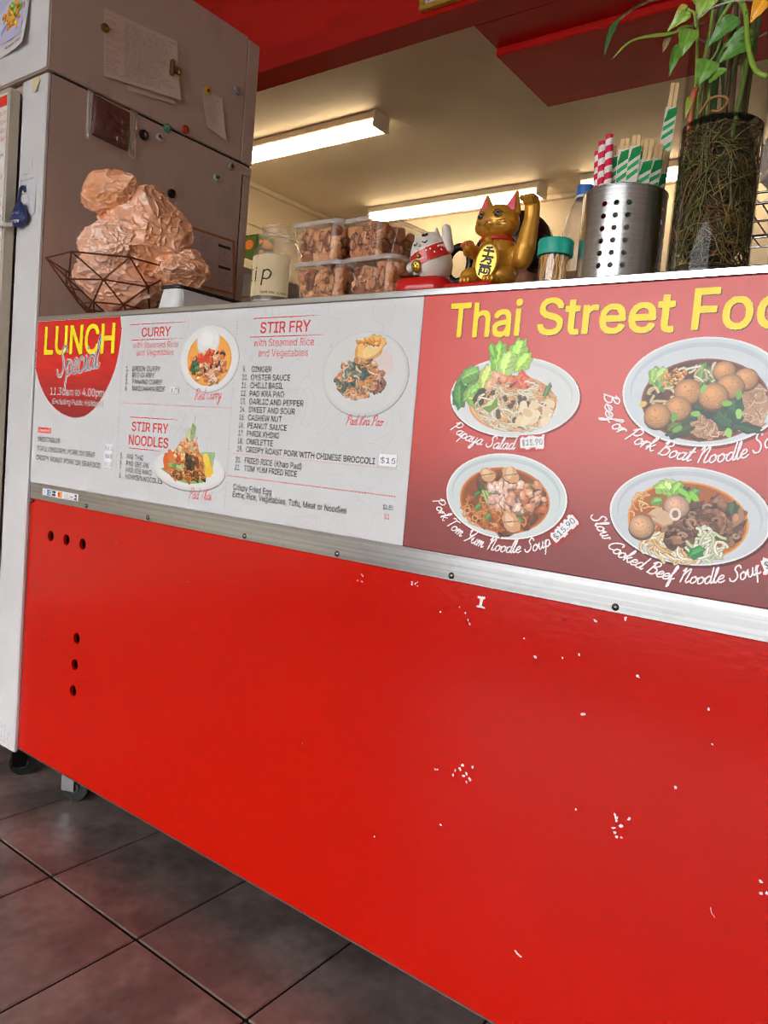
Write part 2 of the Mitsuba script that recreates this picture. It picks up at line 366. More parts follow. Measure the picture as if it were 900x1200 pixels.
struct('wall_right', box(1.6, 1.68, -4.4, 3.46, -.06, 3.2), 'room_wall')
struct('ceiling', box(-3.84, 1.6, 1.06, 3.38, CZ, CZ + .08), 'white_wall')
struct('ceiling_front', box(-3.84, 1.6, -4.4, .95, 3.1, 3.2), 'room_wall')
struct('wall_front', box(-3.84, 1.6, .95, 1.06, 2.3, 3.2, .003), 'red_wall')
# the lower boxed part of the beam over the right half, its lip a little below the soffit
struct('trim_1', box(-1.351, 1.6, 1.06, 1.60, 2.30, CZ - .001), 'red_wall')
add('trim_1__lower_board', box(-1.349, 1.599, 1.198, 1.599, 2.272, 2.2995, .004), 'red_wall')
struct('trim_2', box(-3.839, -3.81, 1.07, 3.379, CZ - .03, CZ - .0005, .004), 'white_trim')
struct('trim_3', box(-3.81, 1.599, 3.35, 3.379, CZ - .03, CZ - .0005, .004), 'white_trim')
struct('trim_4', box(-3.839, -3.826, 1.07, 3.36, 2.36, 2.38, .003), 'white_trim')
# the open shop front behind the camera: head and posts only
struct('wall_street', [box(-3.84, 1.6, -4.4, -4.28, 2.65, 3.1), box(-3.84, -3.2, -4.4, -4.28, -.003, 2.65), box(1.2, 1.6, -4.4, -4.28, -.003, 2.65)], 'room_wall')

# ---------------------------------------------------------------- fluorescent battens on the kitchen ceiling
mat('batten_white', 0.4, 'e0d8c8')
def batten(x0, x1, y, label):
    t = thing('ceiling_light', label, 'ceiling light', None)
    add(t + '__housing', box(x0, x1, y - .055, y + .055, CZ - .040, CZ - .0005, .006), 'batten_white')
    add(t + '__end_cap', box(x0 - .004, x0 + .012, y - .06, y + .06, CZ - .080, CZ - .001, .004), 'batten_white')
    add(t + '__end_cap', box(x1 - .012, x1 + .004, y - .06, y + .06, CZ - .080, CZ - .001, .004), 'batten_white')
    m = box(x0 + .013, x1 - .013, y - .052, y + .052, CZ - .077, CZ - .0405, .006)
    scene[t + '__diffuser'] = {**shape(m, 'batten_white'), 'emitter': {'type': 'area', 'radiance': {'type': 'rgb', 'value': LAMP}}}
    labels[t + '__diffuser'] = {'label': 'glowing diffuser'}
batten(-3.72, -2.45, 2.00, 'long fluorescent batten glowing on the white ceiling right beside the refrigerator top')
batten(-3.40, -2.13, 3.16, 'fluorescent batten glowing on the ceiling above the gold lucky cat')
batten(-1.88, -.66, 3.16, 'fluorescent batten whose white end shows behind the water bottle and straws')

# ---------------------------------------------------------------- counter
XR = .46
mat('steel', 0.26, 'b9b9b8', metallic=1.0, bump=mikit.proc(lambda p, n, uv: noise(p.x * 6, p.y * 700, p.z * 700) * 0.00006, 0.0004))
def alu(p, n, uv):
    k = fbm(p.x * 3, p.y * 20, p.z * 220, 2); s = fbm(p.x * 60, 3.0, p.z * 80, 3)
    return mix(L('c2c1bf'), L('d2d2d2'), smoothstep(.3, .7, k)) * (1.0 - 0.06 * smoothstep(.62, .7, s))
mat('aluminium', 0.24, mikit.proc(alu), metallic=1.0)
mat('edge_metal', .35, 'b7aea6', metallic=1.0)
def red_laminate(p, n, uv):
    k = fbm(p.x * 2.2, 1.0, p.z * 2.2, 3)
    c = mix((0.50, 0.0055, 0.0008), (0.57, 0.008, 0.001), k)
    return c
mat('red_panel', 0.2, mikit.proc(red_laminate), spec=0.36, bump=mikit.proc(lambda p, n, uv: fbm(p.x * 150, p.y * 150, p.z * 150, 2) * 0.00012, 0.001))
mat('dark_inside', 0.8, '16110f', spec=.2)
c = thing('counter', 'long food counter with a red front panel and steel top', 'counter')
holes = [(-1.7845, .6767), (-1.7136, .677), (-1.6431, .6762), (-1.6463, .4454), (-1.6485, .3805), (-1.6496, .3153)]
front = sbox(-1.886, .1, XR, .775)
for x, z in holes:
    front = front.difference(Point(x, z).buffer(.0135, quad_segs=6))
add(c + '__front_panel', extrude_xz(front, 0.0, .008), 'red_panel', label='glossy red laminate front panel with six drilled holes')
add(c + '__carcass', [box(-1.885, XR, .10, .56, .115, 1.19), box(-1.885, -1.862, .0145, .10, .115, 1.19), box(XR - .02, XR, .0145, .10, .115, 1.19), box(-1.861, XR - .021, .0145, .10, .72, 1.19)], 'dark_inside')
add(c + '__worktop', box(-1.884, XR, .0005, .60, 1.1905, H, .0012), 'steel')
add(c + '__top_trim', box(-1.88, XR, -.0085, -.0005, 1.2088, H, .0012), 'aluminium', label='narrow aluminium edge under the worktop')
add(c + '__middle_trim', box(-1.884, XR, -.0045, -.0005, .7618, .8036, .001), 'aluminium', label='broad aluminium strip below the menu')
add(c + '__bottom_edge', box(-1.886, XR, -.0015, .0145, .0975, .0998), 'edge_metal', label='thin pale edge along the bottom')
screw = lathe([(0, .0034), (.0022, .0032), (.0042, .002), (.0052, 0), (.0052, -.001)], 14)
for i in range(10):
    x = -1.876 + .2482 * i if i < 1 else (-1.6274, -1.3915, -1.0862, -.8501, -.6137, -.3494, -.1, .14, .38)[i - 1]
    add(c + '__screw', {**shape(screw, 'metalvc', '6f6c69', smooth=30)} if i == 0 else {k: v for k, v in scene[c + '__screw'].items() if k != 'to_world'}, None,
        at=T().translate([x, -.0048, .7555 if i == 0 else .770]).rotate([1, 0, 0], 90))
def castor(base, x, y, s=1.0, turn=25, fork='a9a7a4'):
    tw = T().translate([x, y, 0]).rotate([0, 0, 1], turn).scale(s)
    w = trimesh.creation.cylinder(radius=.036, height=.026, sections=32); w.apply_transform(trimesh.transformations.rotation_matrix(math.pi / 2, [1, 0, 0])); w.apply_translation([.012, 0, .0365])
    hub = trimesh.creation.cylinder(radius=.014, height=.034, sections=20); hub.apply_transform(trimesh.transformations.rotation_matrix(math.pi / 2, [1, 0, 0])); hub.apply_translation([.012, 0, .0365])
    a = key(base)
    add(a, [box(-.018, .018, -.024, -.0205, .028, .088, .0012), box(-.018, .018, .0205, .024, .028, .088, .0012), box(-.026, .026, -.024, .024, .0885, .093, .001), box(-.03, .03, -.03, .03, .094, .0975, .001)], 'metalvc', fork, at=tw)
    add(a + '__wheel', w, 'satin', '0e0d0d', smooth=30, at=tw); add(a + '__hub', hub, 'satin', '3a3836', smooth=30, at=tw)
add(c + '__rear_kickboard', box(-1.86, XR - .01, .54, .558, .001, .1145), 'dark_inside')  # unseen board added to keep kitchen light off the floor in front
for x, y in ((-1.722, .060), (XR - .1, .060), (-1.722, .47), (XR - .1, .47)):
    castor(c + '__castor', x, y, 1.02)
# chipped spots in the laminate
A, R = Art(), random.Random(11)
for x, z, n, s in [(-.689, .745, 5, .002), (-.4612, .6741, 1, .0026), (-.419, .682, 1, .0028), (-.3951, .6925, 1, .0026), (-.3102, .6814, 1, .003), (-.3796, .6101, 1, .003), (-.2168, .6624, 1, .0028),
                   (-.2071, .6183, 1, .003), (-.2377, .5485, 2, .0024), (-.5628, .4623, 9, .0028), (-.6084, .4472, 2, .002), (-.5932, .3679, 1, .003), (-.3139, .4699, 9, .0026), (-.3754, .4714, 1, .002),
                   (-.3772, .7451, 1, .003), (-.3353, .7566, 1, .003), (-.1243, .4544, 5, .003), (-.4813, .6971, 1, .0016), (-.6307, .7081, 1, .0016), (-.575, .7065, 2, .0018), (-.5928, .7182, 2, .0018), (-1.2491, .652, 1, .0018), (-.80, .733, 4, .0016), (-1.3977, .7459, 1, .0016), (-.9, .41, 1, .002), (-.72, .3, 1, .002)]:
    for _ in range(n):
        k = 0 if n == 1 else .006 + .0012 * n
        A.blob(R, x + R.uniform(-k, k), z + R.uniform(-k, k), s * R.uniform(.6, 1.3), s * R.uniform(.5, 1.1), R.choice(['e9d2cf', 'dcc3c0', 'f1e4e2']), .4, 8)
for q in ([(-.566, .7285), (-.551, .7285), (-.552, .731), (-.557, .732), (-.556, .742), (-.552, .744), (-.553, .747), (-.566, .746), (-.566, .743), (-.561, .742), (-.562, .732), (-.566, .731)],):
    A.poly(Polygon(q), 'efe0de')
A.line([(-.186, .409), (-.184, .402), (-.179, .398)], .0012, 'd99a94'); A.line([(-.446, .227), (-.440, .223), (-.434, .2215)], .003, 'dcc3c0'); A.line([(-1.51, .702), (-1.507, .696)], .001, 'd99a94')
A.line([(-1.80, .42), (-1.79, .4215), (-1.782, .418)], .001, 'd8857d')
addart(c + '__chipped_spots', A, plane((0, -.0002, 0), (1, 0, 0), (0, 0, 1), (0, -1, 0)), label='small pale chips in the red laminate', kind='stuff')

# payment sticker
k = thing('payment_sticker', 'small white sticker of card logos on the aluminium strip at the left end', 'sticker')
add(k + '__backing', box(-1.824, -1.664, -.0054, -.0047, .7765, .7935), 'print', 'e9e8e6')
A = Art()
A.line([(-1.816, .789), (-1.811, .785), (-1.816, .781)], .0016, '58a08c')
A.rect(-1.801, .778, -1.785, .792, '3c7fc4'); A.rect(-1.794, .7805, -1.788, .783, 'e8eef4'); A.rect(-1.795, .786, -1.789, .789, 'e8eef4')
for z in (.779, .786): A.rect(-1.777, z, -1.762, z + .005, '4c4a4a')
A.rect(-1.752, .778, -1.734, .791, 'e8812b'); A.ell(-1.747, .7845, .0055, .0055, 'd0392b', 20); A.ell(-1.739, .7845, .0055, .0055, 'e9a13c', 20)
for z in (.780, .7845, .789): A.line([(-1.724, z), (-1.708, z)], .0014, 'b9b9b9')
A.line([(-1.70, .784), (-1.685, .7845)], .0028, 'c78e86')
A.rect(-1.679, .778, -1.674, .791, '3b70b5'); A.rect(-1.674, .778, -1.6695, .791, 'c23b35'); A.rect(-1.679, .783, -1.672, .786, 'eeeeee')
addart(k + '__logos', A, plane((0, -.0055, 0), (1, 0, 0), (0, 0, 1), (0, -1, 0)))

# ---------------------------------------------------------------- the two printed boards
YB = -.0062
board = plane((0, YB, 0), (1, 0, 0), (0, 0, 1), (0, -1, 0))
XM = -.7107
mat('board_white', 0.34, 'd3d1d0', spec=0.45)
def sign_red_sheen(p, n, uv):
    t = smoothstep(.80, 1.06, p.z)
    return mix((0.25, 0.050, 0.046), (0.68, 0.080, 0.064), t)  # printed fade to dark red at the bottom, gloss sheen added in the colour
mat('board_red', 0.30, mikit.proc(sign_red_sheen), spec=0.5)
mb = thing('menu_board', 'white printed lunch menu board on the counter front', 'menu board')
add(mb + '__panel', box(-1.884, XM - .0004, YB, -.001, .8039, 1.2086, .0006), 'board_white')
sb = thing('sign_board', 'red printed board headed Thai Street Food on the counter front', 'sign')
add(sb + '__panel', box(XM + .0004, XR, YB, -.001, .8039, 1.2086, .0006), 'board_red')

# grey outlines of vegetables behind the menu text
A, R = Art(), random.Random(3)
LA = 'c6c2bf'
def closed(x, z, r, s, ph, wob=.12, n=5):
    a = np.linspace(0, 2 * np.pi, 33)
    k = r * (1 + wob * np.sin(n * a + ph)); return np.stack([x + k * np.cos(a) * s, z + k * np.sin(a)], 1)
for i in range(15):
    for j in range(5):
        x, z = -1.84 + i * .08 + R.uniform(-.02, .02), .835 + j * .088 + R.uniform(-.02, .02)
        if x < -1.5 and z > .98 or not (-1.86 < x < -.74): continue
        r = R.uniform(.024, .045); t = R.randrange(4); ok = lambda q: np.clip(q, [-1.88, .806], [XM - .003, 1.206])
        if t == 0:      # turnip
            A.line(ok(closed(x, z, r * .8, 1.1, 0, .04)), .0007, LA)
            for d in (-.3, 0, .35): A.line(ok(spline([(x, z + r * .8), (x + d * r, z + r * 1.3), (x + d * r * 2.4, z + r * 1.6)])), .0007, LA)
            A.line(ok(spline([(x, z - r * .8), (x + .1 * r, z - r * 1.2), (x - .1 * r, z - r * 1.5)])), .0007, LA)
        elif t == 1:    # pepper
            for d in (-.45, 0, .45): A.line(ok(closed(x + d * r, z, r * .85, .5, 0, .05, 3)), .0007, LA)
            A.line(ok(spline([(x, z + r * .8), (x + r * .1, z + r * 1.2), (x + r * .4, z + r * 1.35)])), .0012, LA)
        elif t == 2:    # cabbage rings
            for q in (1, .72, .45): A.line(ok(closed(x, z, r * q, 1, R.uniform(0, 6), .1)), .0007, LA)
        else:           # carrot
            d = R.uniform(0, 6.28); u = np.array([math.cos(d), math.sin(d)]); n_ = np.array([-u[1], u[0]]); o = np.array([x, z])
            A.line(ok(spline([o + n_ * r * .35 - u * r * .6, o + n_ * r * .2 + u * r * .3, o + u * r * 1.3, o - n_ * r * .2 + u * r * .3, o - n_ * r * .35 - u * r * .6, o + n_ * r * .35 - u * r * .6])), .0007, LA)
            for q in (-.3, 0, .3): A.line(ok([o - u * r * .6, o - u * r * 1.2 + n_ * r * q]), .0007, LA)
addart(mb + '__vegetable_drawings', A, board, step=3e-6, lift=1.5e-5, label='faint grey line drawings of vegetables', kind='stuff')

# lettering of the menu
A = Art()
BLOB = [(-1.8832, 1.2078), (-1.5337, 1.2078), (-1.5273, 1.166), (-1.542, 1.0943), (-1.5842, 1.0293), (-1.6355, .9883), (-1.6967, .9752), (-1.7625, .9864), (-1.8167, 1.0127), (-1.858, 1.0514), (-1.8832, 1.0911)]
bl = Polygon(np.vstack([BLOB[:1], spline(BLOB[1:], 6)]))
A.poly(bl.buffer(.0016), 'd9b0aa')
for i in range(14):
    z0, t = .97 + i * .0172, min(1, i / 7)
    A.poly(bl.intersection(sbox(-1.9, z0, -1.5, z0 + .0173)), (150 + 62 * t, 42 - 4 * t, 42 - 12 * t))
INK, RED, GREY = '2c2828', 'd23a37', '3d3836'
def words(A, rows):
    for s, x0, z, x1, h, st in rows:
        if st == 'Y':
            A.text(s, x0, z, x1, h, '5d1512', True, .0012, -.0012); A.text(s, x0, z, x1, h, 'ffe312', True, 0, 0, .0004)
        elif st == 'W':
            A.text(s, x0, z, x1, h, '4a3c3c', True, 0, 0, .0016); A.text(s, x0, z, x1, h, 'e9e6e4', False)
        elif st == 'r':
            A.text(s, x0, z, x1, h, RED, h > .015)
        else:
            A.text(s, x0, z, x1, h, INK, True)
words(A, [('LUNCH', -1.8476, 1.1273, -1.5507, .0655, 'Y'), ('11.30am to 4.00pm', -1.8093, 1.0272, -1.5806, .0185, 'W'), ('(Excluding Public Holidays)', -1.7992, 1.0049, -1.5829, .0136, 'W'),
 ('VEGETABLES', -1.8577, .9099, -1.7537, .0115, 'b'), ('TOFU, CHICKEN, PORK OR BEEF', -1.8584, .8863, -1.6015, .0115, 'b'), ('CRISPY ROAST PORK OR SEAFOOD', -1.8598, .863, -1.5771, .0115, 'b'),
 ('CURRY', -1.4521, 1.1611, -1.3512, .0192, 'r'), ('with Steamed Rice', -1.4809, 1.1369, -1.3245, .0128, 'r'), ('and Vegetables', -1.466, 1.1207, -1.3371, .0128, 'r'),
 ('GREEN CURRY', -1.4781, 1.0864, -1.378, .0105, 'k'), ('RED CURRY', -1.4767, 1.0724, -1.3972, .0105, 'k'), ('PANANG CURRY', -1.4753, 1.0581, -1.3699, .0105, 'k'), ('MASSAMAN BEEF', -1.4738, 1.0436, -1.3586, .0105, 'k'),
 ('STIR FRY', -1.4672, .9555, -1.3391, .0199, 'r'), ('NOODLES', -1.4752, .9248, -1.3358, .0208, 'r'),
 ('PAD THAI', -1.4786, .8922, -1.4184, .0108, 'k'), ('PAD SEE EW', -1.4797, .877, -1.3971, .0108, 'k'), ('PAD KEE MAO', -1.4801, .8624, -1.3864, .0108, 'k'), ('HOKKIEN NOODLES', -1.4805, .8474, -1.3474, .0108, 'k'),
 ('STIR FRY', -1.0822, 1.1597, -.9536, .0198, 'r'), ('with Steamed Rice', -1.0971, 1.1347, -.9417, .0135, 'r'), ('and Vegetables', -1.0826, 1.1155, -.9545, .0135, 'r'),
 ('Crispy Fried Egg', -1.126, .8568, -1.0204, .0112, 'k'), ('Extra; Rice, Vegetables, Tofu, Meat or Noodles', -1.1264, .8426, -.8352, .0112, 'k'),
 ('$2.50', -.7574, .8597, -.7366, .0078, 'b'), ('$3', -.7537, .8435, -.7428, .0085, 'r')])
for i in range(4):
    words(A, [(f'{i + 1}.', -1.5008, 1.0868 - .0144 * i, -1.4908, .0105, 'k'), (f'{i + 5}.', -1.504, .8922 - .0149 * i, -1.494, .0105, 'k')])
for i, (s, x1) in enumerate([('GINGER', -1.0441), ('OYSTER SAUCE', -.9941), ('CHILLI BASIL', -1.01), ('PAD KRA PAO', -1.0067), ('GARLIC AND PEPPER', -.9563), ('SWEET AND SOUR', -.9758), ('CASHEW NUT', -1.0079),
                             ('PEANUT SAUCE', -.9933), ('PHRIK KHING', -1.0111), ('OMELETTE', -1.0263), ('CRISPY ROAST PORK WITH CHINESE BROCCOLI', -.7825)]):
    z = 1.0862 - .01536 * i
    words(A, [(s, -1.0982, z, x1, .0107, 'k'), (f'{i + 9}.', -1.1226, z, -1.1126 if i == 0 else -1.1076, .0105, 'k')])
words(A, [('FRIED RICE (Khao Pad)', -1.099, .9111, -.9491, .0108, 'k'), ('20.', -1.125, .9111, -1.11, .0106, 'k'), ('TOM YUM FRIED RICE', -1.0994, .8961, -.9588, .0108, 'k'), ('21.', -1.1254, .8961, -1.1104, .0106, 'k')])
A.rect(-1.8582, .9315, -1.7971, .9448, 'e0412f'); A.text('Choose of:', -1.855, .934, -1.801, .0082, 'f6d7d2', True)
st, k_ = script('Special', [(-1.782, 1.070), (-1.70, 1.081), (-1.607, 1.0945)], .25, 1.25)
for q in st: A.stroke(q, .0078, 'f0edec')
for q in st: A.stroke(q + [-.0006, .0], .0030, '4a4140')
for s, p, w in (('Red Curry', [(-1.2602, 1.029), (-1.22, 1.0305), (-1.1797, 1.0328)], .0016), ('Pad Thai', [(-1.2576, .826), (-1.1882, .829)], .0015), ('Pad Kra Pao', [(-.8526, .9964), (-.7736, .998)], .0016)):
    for q in script(s, p, .35, 1.25)[0]: A.stroke(q, w, RED)
for (x0, x1, z) in ((-1.4953, -1.3034, 1.1885), (-1.4873, -1.3055, 1.1545), (-1.4749, -1.3034, .9855), (-1.4728, -1.3581, .9168), (-1.1025, -.9336, 1.1877), (-1.1083, -.9192, 1.1527)):
    t = np.linspace(0, 1, 5); A.line(np.stack([x0 + (x1 - x0) * t, z + 0 * t], 1), .0018 * (.25 + .75 * np.minimum(1, 3 * (1 - t))), RED)
A.line([(-1.134, .9281), (-.736, .9281)], .0008, 'dba5a0')
def dots(x0, z0, x1, z1, step, s, col):
    n = int(math.hypot(x1 - x0, z1 - z0) / step)
    for i in range(n + 1):
        x, z = x0 + (x1 - x0) * i / n, z0 + (z1 - z0) * i / n
        A.rect(x - s, z - s * .7, x + s, z + s * .7, col)
dots(-1.5166, 1.191, -1.5166, .848, .0058, .001, '8c8583'); dots(-1.147, 1.1948, -1.147, .818, .0058, .001, '8c8583')
dots(-1.5082, 1.0155, -1.1509, 1.0155, .0056, .0012, 'd8625c'); dots(-1.1418, .8829, -.7352, .8829, .0056, .0016, 'd4453f')
A.text(')', -1.3145, 1.0415, -1.3115, .011, INK)
addart(mb + '__lettering', A, board, step=6e-6, label='printed menu lettering and red lunch badge')

# --- dishes printed on the white board
def dish(parent, seed, label):
    return Art(), random.Random(seed), lambda art: addart(parent + '__dish_picture', art, board, step=4e-6, label=label)
A, R, done = dish(mb, 21, 'round picture of red curry with rice')
cx, cz, rx, rz = -1.225, 1.1124, .0889, .0669
P = lambda u, v: (cx + u * rx, cz + v * rz)
A.ell(cx + .001, cz - .001, rx * 1.012, rz * 1.018, 'a9a29d', 64); A.ell(cx, cz, rx, rz, 'dcdad6', 64); A.ell(cx, cz + .001, rx * .95, rz * .95, 'e3e1dd', 64)
s = (cx + .001, cz - .002, rx * .76, rz * .79)
A.ell(*s, 'eaa04a', 56); A.ell(s[0], s[1], s[2] * .95, s[3] * .95, 'f2a94c', 56)
A.blob(R, *P(-.05, .50), rx * .40, rz * .46, 'd3cfc8', .05, 24, 0); A.blob(R, *P(-.06, .54), rx * .36, rz * .43, 'e9e7e2', .05, 24, 0); A.blob(R, *P(-.10, .60), rx * .2, rz * .25, 'f0eeea', .08, 16, 0)
chunks(A, R, 70, (*P(0, -.24), rx * .60, rz * .44), .0085, ['e09a68', 'd98455', 'e8b890', 'c9703f', 'f0cfae', 'd2603c', 'e5a35e'])
chunks(A, R, 16, (*P(.05, .06), rx * .5, rz * .14), .008, ['d9502f', 'e2b08a', 'cf4a2c', 'f0d2b4', 'dc7b4f'])
strands(A, R, 22, (*P(.02, -.3), rx * .5, rz * .38), .022, .0032, ['efc6a0', 'd88a58', 'f2d9bd', 'b4552f'], .8)
leaf2(A, R, *P(-.46, -.20), .026, .020, .8, '3f5a38'); leaf2(A, R, *P(-.50, -.34), .022, .016, 2.0, '34502f'); leaf2(A, R, *P(-.38, -.30), .018, .014, 0, '56704a')
A.fan([P(-.38, -.04), P(-.10, .08), P(.06, .1), P(-.02, -.06), P(-.28, -.16)], 'd8492a')
for u, v in ((.3, .17), (.42, .15), (.52, .14), (.3, -.22), (.1, -.24), (-.1, -.36), (.38, -.12)): A.blob(R, *P(u, v), .006, .003, '4a2f33', .4, 9)
done(A)
A, R, done = dish(mb, 22, 'picture of a mound of pad thai with lemon and herbs')
cx, cz, rx, rz = -1.2678, .8854, .1146, .0429
A.ell(cx + .002, cz - .0025, rx * 1.005, rz * 1.02, '9d9590', 64); A.ell(cx, cz, rx, rz, 'dbd8d4', 64); A.ell(cx, cz + .002, rx * .94, rz * .9, 'e2dfdb', 64)
P = lambda u, v: (cx + u * rx, cz + v * rz)
A.poly(Polygon(spline([P(-.78, -.12), P(-.45, -.42), P(-.1, -.66), P(.3, -.62), P(.52, -.4), P(.2, -.2), P(-.4, .05), P(-.78, -.12)], 5)).buffer(0), '8bb05a')
A.poly(Polygon(spline([P(-.70, -.14), P(-.4, -.38), P(-.1, -.52), P(.25, -.52), P(.1, -.3), P(-.4, 0), P(-.70, -.14)], 5)).buffer(0), '5f8a3c')
A.fan([P(.35, .9), P(.72, .95), P(.66, .1), P(.40, -.1)], '8fb07c')
for i in range(7): A.line([P(.38 + .045 * i, .9), P(.42 + .04 * i, 0)], .0012, 'b9cfa8')
mound = Polygon(spline([P(-.60, -.3), P(-.66, .1), P(-.5, .55), P(-.34, 1.0), P(-.2, 1.35), P(.02, 1.5), P(.2, 1.25), P(.3, .9), P(.5, .5), P(.62, 0), P(.42, -.42), P(0, -.55), P(-.35, -.5)], 4))
A.poly(mound, 'c98a54')
for e, n, cs in (((*P(-.02, .9), rx * .28, rz * .55), 26, ['e6b27c', 'd99d66', 'efd0a2', 'c9753d']), ((*P(-.1, .3), rx * .5, rz * .55), 40, ['d9894e', 'c46a35', 'e8b178', '7a4425', 'efc592']), ((*P(0, -.2), rx * .5, rz * .3), 40, ['9a5a30', 'c87a3f', '5e3a26', 'e0a566', '3f2c22'])):
    chunks(A, R, n, e, .0072, cs); strands(A, R, n, e, .022, .0017, [shade(c, 1.12) for c in cs], 1)
chunks(A, R, 14, (*P(0, .3), rx * .2, rz * .3), .007, ['4c3a2c', '5f4630', '3a3328'])
A.blob(R, *P(-.60, .28), .012, .019, 'd8662f', .1, 18, .2); A.blob(R, *P(-.50, .55), .010, .014, 'e07c3c', .15, 16, .4)
A.blob(R, *P(.56, .25), .011, .022, 'e9b62c', .08, 20, .35); A.blob(R, *P(.58, .05), .014, .013, 'f0c440', .08, 18, 0); A.blob(R, *P(.50, .55), .009, .016, 'f2d257', .08, 16, .4)
for i in range(3): A.blob(R, *P(-.46 + .12 * i, .12 - .03 * i), .012, .0045, ['8fb86a', '6f9c48', 'a9cc86'][i], .1, 14, -.1)
A.fan([P(.05, 2.25), P(.17, 2.05), P(.12, 1.45), P(.02, 1.4)], '8aa06a'); A.fan([P(-.1, 1.9), P(0, 2.0), P(.04, 1.35), P(-.1, 1.4)], 'c5d59a'); A.line([P(.12, 2.6), P(.09, 1.4)], .002, 'a7b789')
A.blob(R, *P(.18, 1.22), .006, .006, 'd0402e', .2, 10); A.blob(R, *P(-.26, .45), .006, .009, 'c44a30', .2, 10); A.blob(R, *P(-.06, 1.4), .004, .004, 'c9582e', .2, 9)
strands(A, R, 16, (*P(.1, 1.25), rx * .15, rz * .4), .018, .0014, ['efe3c4', 'e5d1a4', 'd8b98a'], .6)
done(A)
A, R, done = dish(mb, 23, 'picture of pad kra pao with a fried egg')
cx, cz, rx, rz = -.8232, 1.0848, .0937, .0723
P = lambda u, v: (cx + u * rx, cz + v * rz)
A.ell(cx + .0015, cz - .0015, rx * 1.01, rz * 1.015, 'aaa6a3', 64); A.ell(cx, cz, rx, rz, 'cfcdca', 64); A.ell(cx, cz + .001, rx * .94, rz * .94, 'd6d4d0', 64)
A.blob(R, *P(.34, .22), rx * .30, rz * .36, 'dccbc2', .08, 22, 0)
chunks(A, R, 90, (*P(-.10, -.10), rx * .56, rz * .46), .0072, ['c99772', 'd8a983', 'b07a58', '8e6b57', 'e0b795', 'c48762'])
chunks(A, R, 40, (*P(.22, -.16), rx * .30, rz * .28), .0065, ['b98573', 'a8705f', 'cf9f8a', '8e6358'])
for _ in range(46):
    a, q = R.uniform(0, 6.28), math.sqrt(R.random())
    leaf2(A, R, cx + rx * (-.2 + .38 * q * math.cos(a)), cz + rz * (-.14 + .38 * q * math.sin(a)), R.uniform(.012, .02), R.uniform(.007, .011), R.uniform(0, 6.28), R.choice(['5d6d62', '4c5c54', '6f7f72', '7d8476', '55605e', '46544e']))
strands(A, R, 40, (*P(-.14, -.12), rx * .52, rz * .46), .026, .0026, ['e2a76c', 'd98e52', 'ecc49a'], 1)
A.blob(R, *P(.12, .60), rx * .36, rz * .27, 'd9a35c', .12, 26, .35); A.blob(R, *P(.12, .62), rx * .32, rz * .23, 'eebb6c', .12, 24, .35); A.blob(R, *P(.16, .56), rx * .24, rz * .16, 'f4cd8c', .12, 22, .45); A.blob(R, *P(.22, .66), rx * .1, rz * .08, 'f7dca8', .1, 16, 0)
chunks(A, R, 26, (*P(.12, .76), rx * .3, rz * .08), .004, ['e0984a', 'eeb566', 'd98a3c'])
done(A)

# --- red board
A = Art()
words(A, [('Thai', -.6577, 1.1433, -.5347, .050, 'Y'), ('Street', -.5071, 1.1436, -.3131, .050, 'Y'), ('Food', -.2907, 1.1450, -.1400, .050, 'Y')])
PATHS = {'Papaya Salad $': ([(-.639, .9992), (-.6116, .9844), (-.5866, .9784), (-.5595, .974), (-.5337, .9744), (-.506, .977)], 1.0),
 'Pork Tom Yum Noodle Soup': ([(-.6600, .884), (-.6378, .8552), (-.6056, .8349), (-.564, .8224), (-.5281, .8206), (-.5043, .8228), (-.4759, .8296), (-.452, .841)], 1.0),
 'Beef or Pork Boat Noodle Soup': ([(-.3965, 1.060), (-.3891, 1.0244), (-.3756, 1.0105), (-.357, .9985), (-.3238, .9854), (-.2848, .9769), (-.2519, .9757), (-.22, .9816), (-.198, .9903), (-.160, 1.015)], 1.0),
 'Slow Cooked Beef Noodle Soup': ([(-.3985, .890), (-.376, .8608), (-.3579, .843), (-.3262, .8293), (-.2935, .8205), (-.2757, .8194), (-.2445, .8205), (-.2248, .8253), (-.1986, .8324), (-.172, .848)], 1.0)}
for s, (p, sp) in PATHS.items():
    for q in script(s, p, .3, .98)[0]:
        A.stroke(q + [.0007, -.0007], .0020, '7c211e')
    for q in script(s, p, .3, .98)[0]:
        A.stroke(q, .0020, 'f4eceb')
addart(sb + '__lettering', A, board, step=6e-6, label='yellow headline and white script dish names')

A, R, done = dish(sb, 31, 'picture of papaya salad with lettuce on a white plate')
cx, cz, rx, rz = -.5378, 1.0518, .1069, .0596
P = lambda u, v: (cx + u * rx, cz + v * rz)
bowl(A, cx, cz, rx, rz, 'dedfdb', 'd3d6d1')
s = (*P(.0, -.16), rx * .68, rz * .70)
A.ell(*s, 'd99a5e', 48); A.ell(s[0], s[1], s[2] * .96, s[3] * .95, 'e5b784', 48)
for u, v, l, w, r_, c_ in ((-.74, .30, .046, .034, 1.0, '6f9f56'), (-.84, .0, .040, .026, 1.7, '54844a'), (-.62, .1, .040, .026, .7, '86b05c'), (-.70, .55, .034, .024, .4, '7aa85a'), (-.55, -.12, .034, .022, -.3, '9aba62'), (-.42, .5, .040, .026, 1.2, 'b7c66c'),
                         (-.26, 1.0, .046, .028, 1.5, '8cc24c'), (.02, 1.05, .048, .030, 1.2, '9fd05a'), (-.12, .82, .040, .030, 1.3, 'b4d873'), (-.36, 1.15, .026, .012, 2.0, '7cb043'), (.12, .85, .034, .024, .9, 'a8d45e')):
    leaf2(A, R, *P(u, v), l, w, r_, c_, 4)
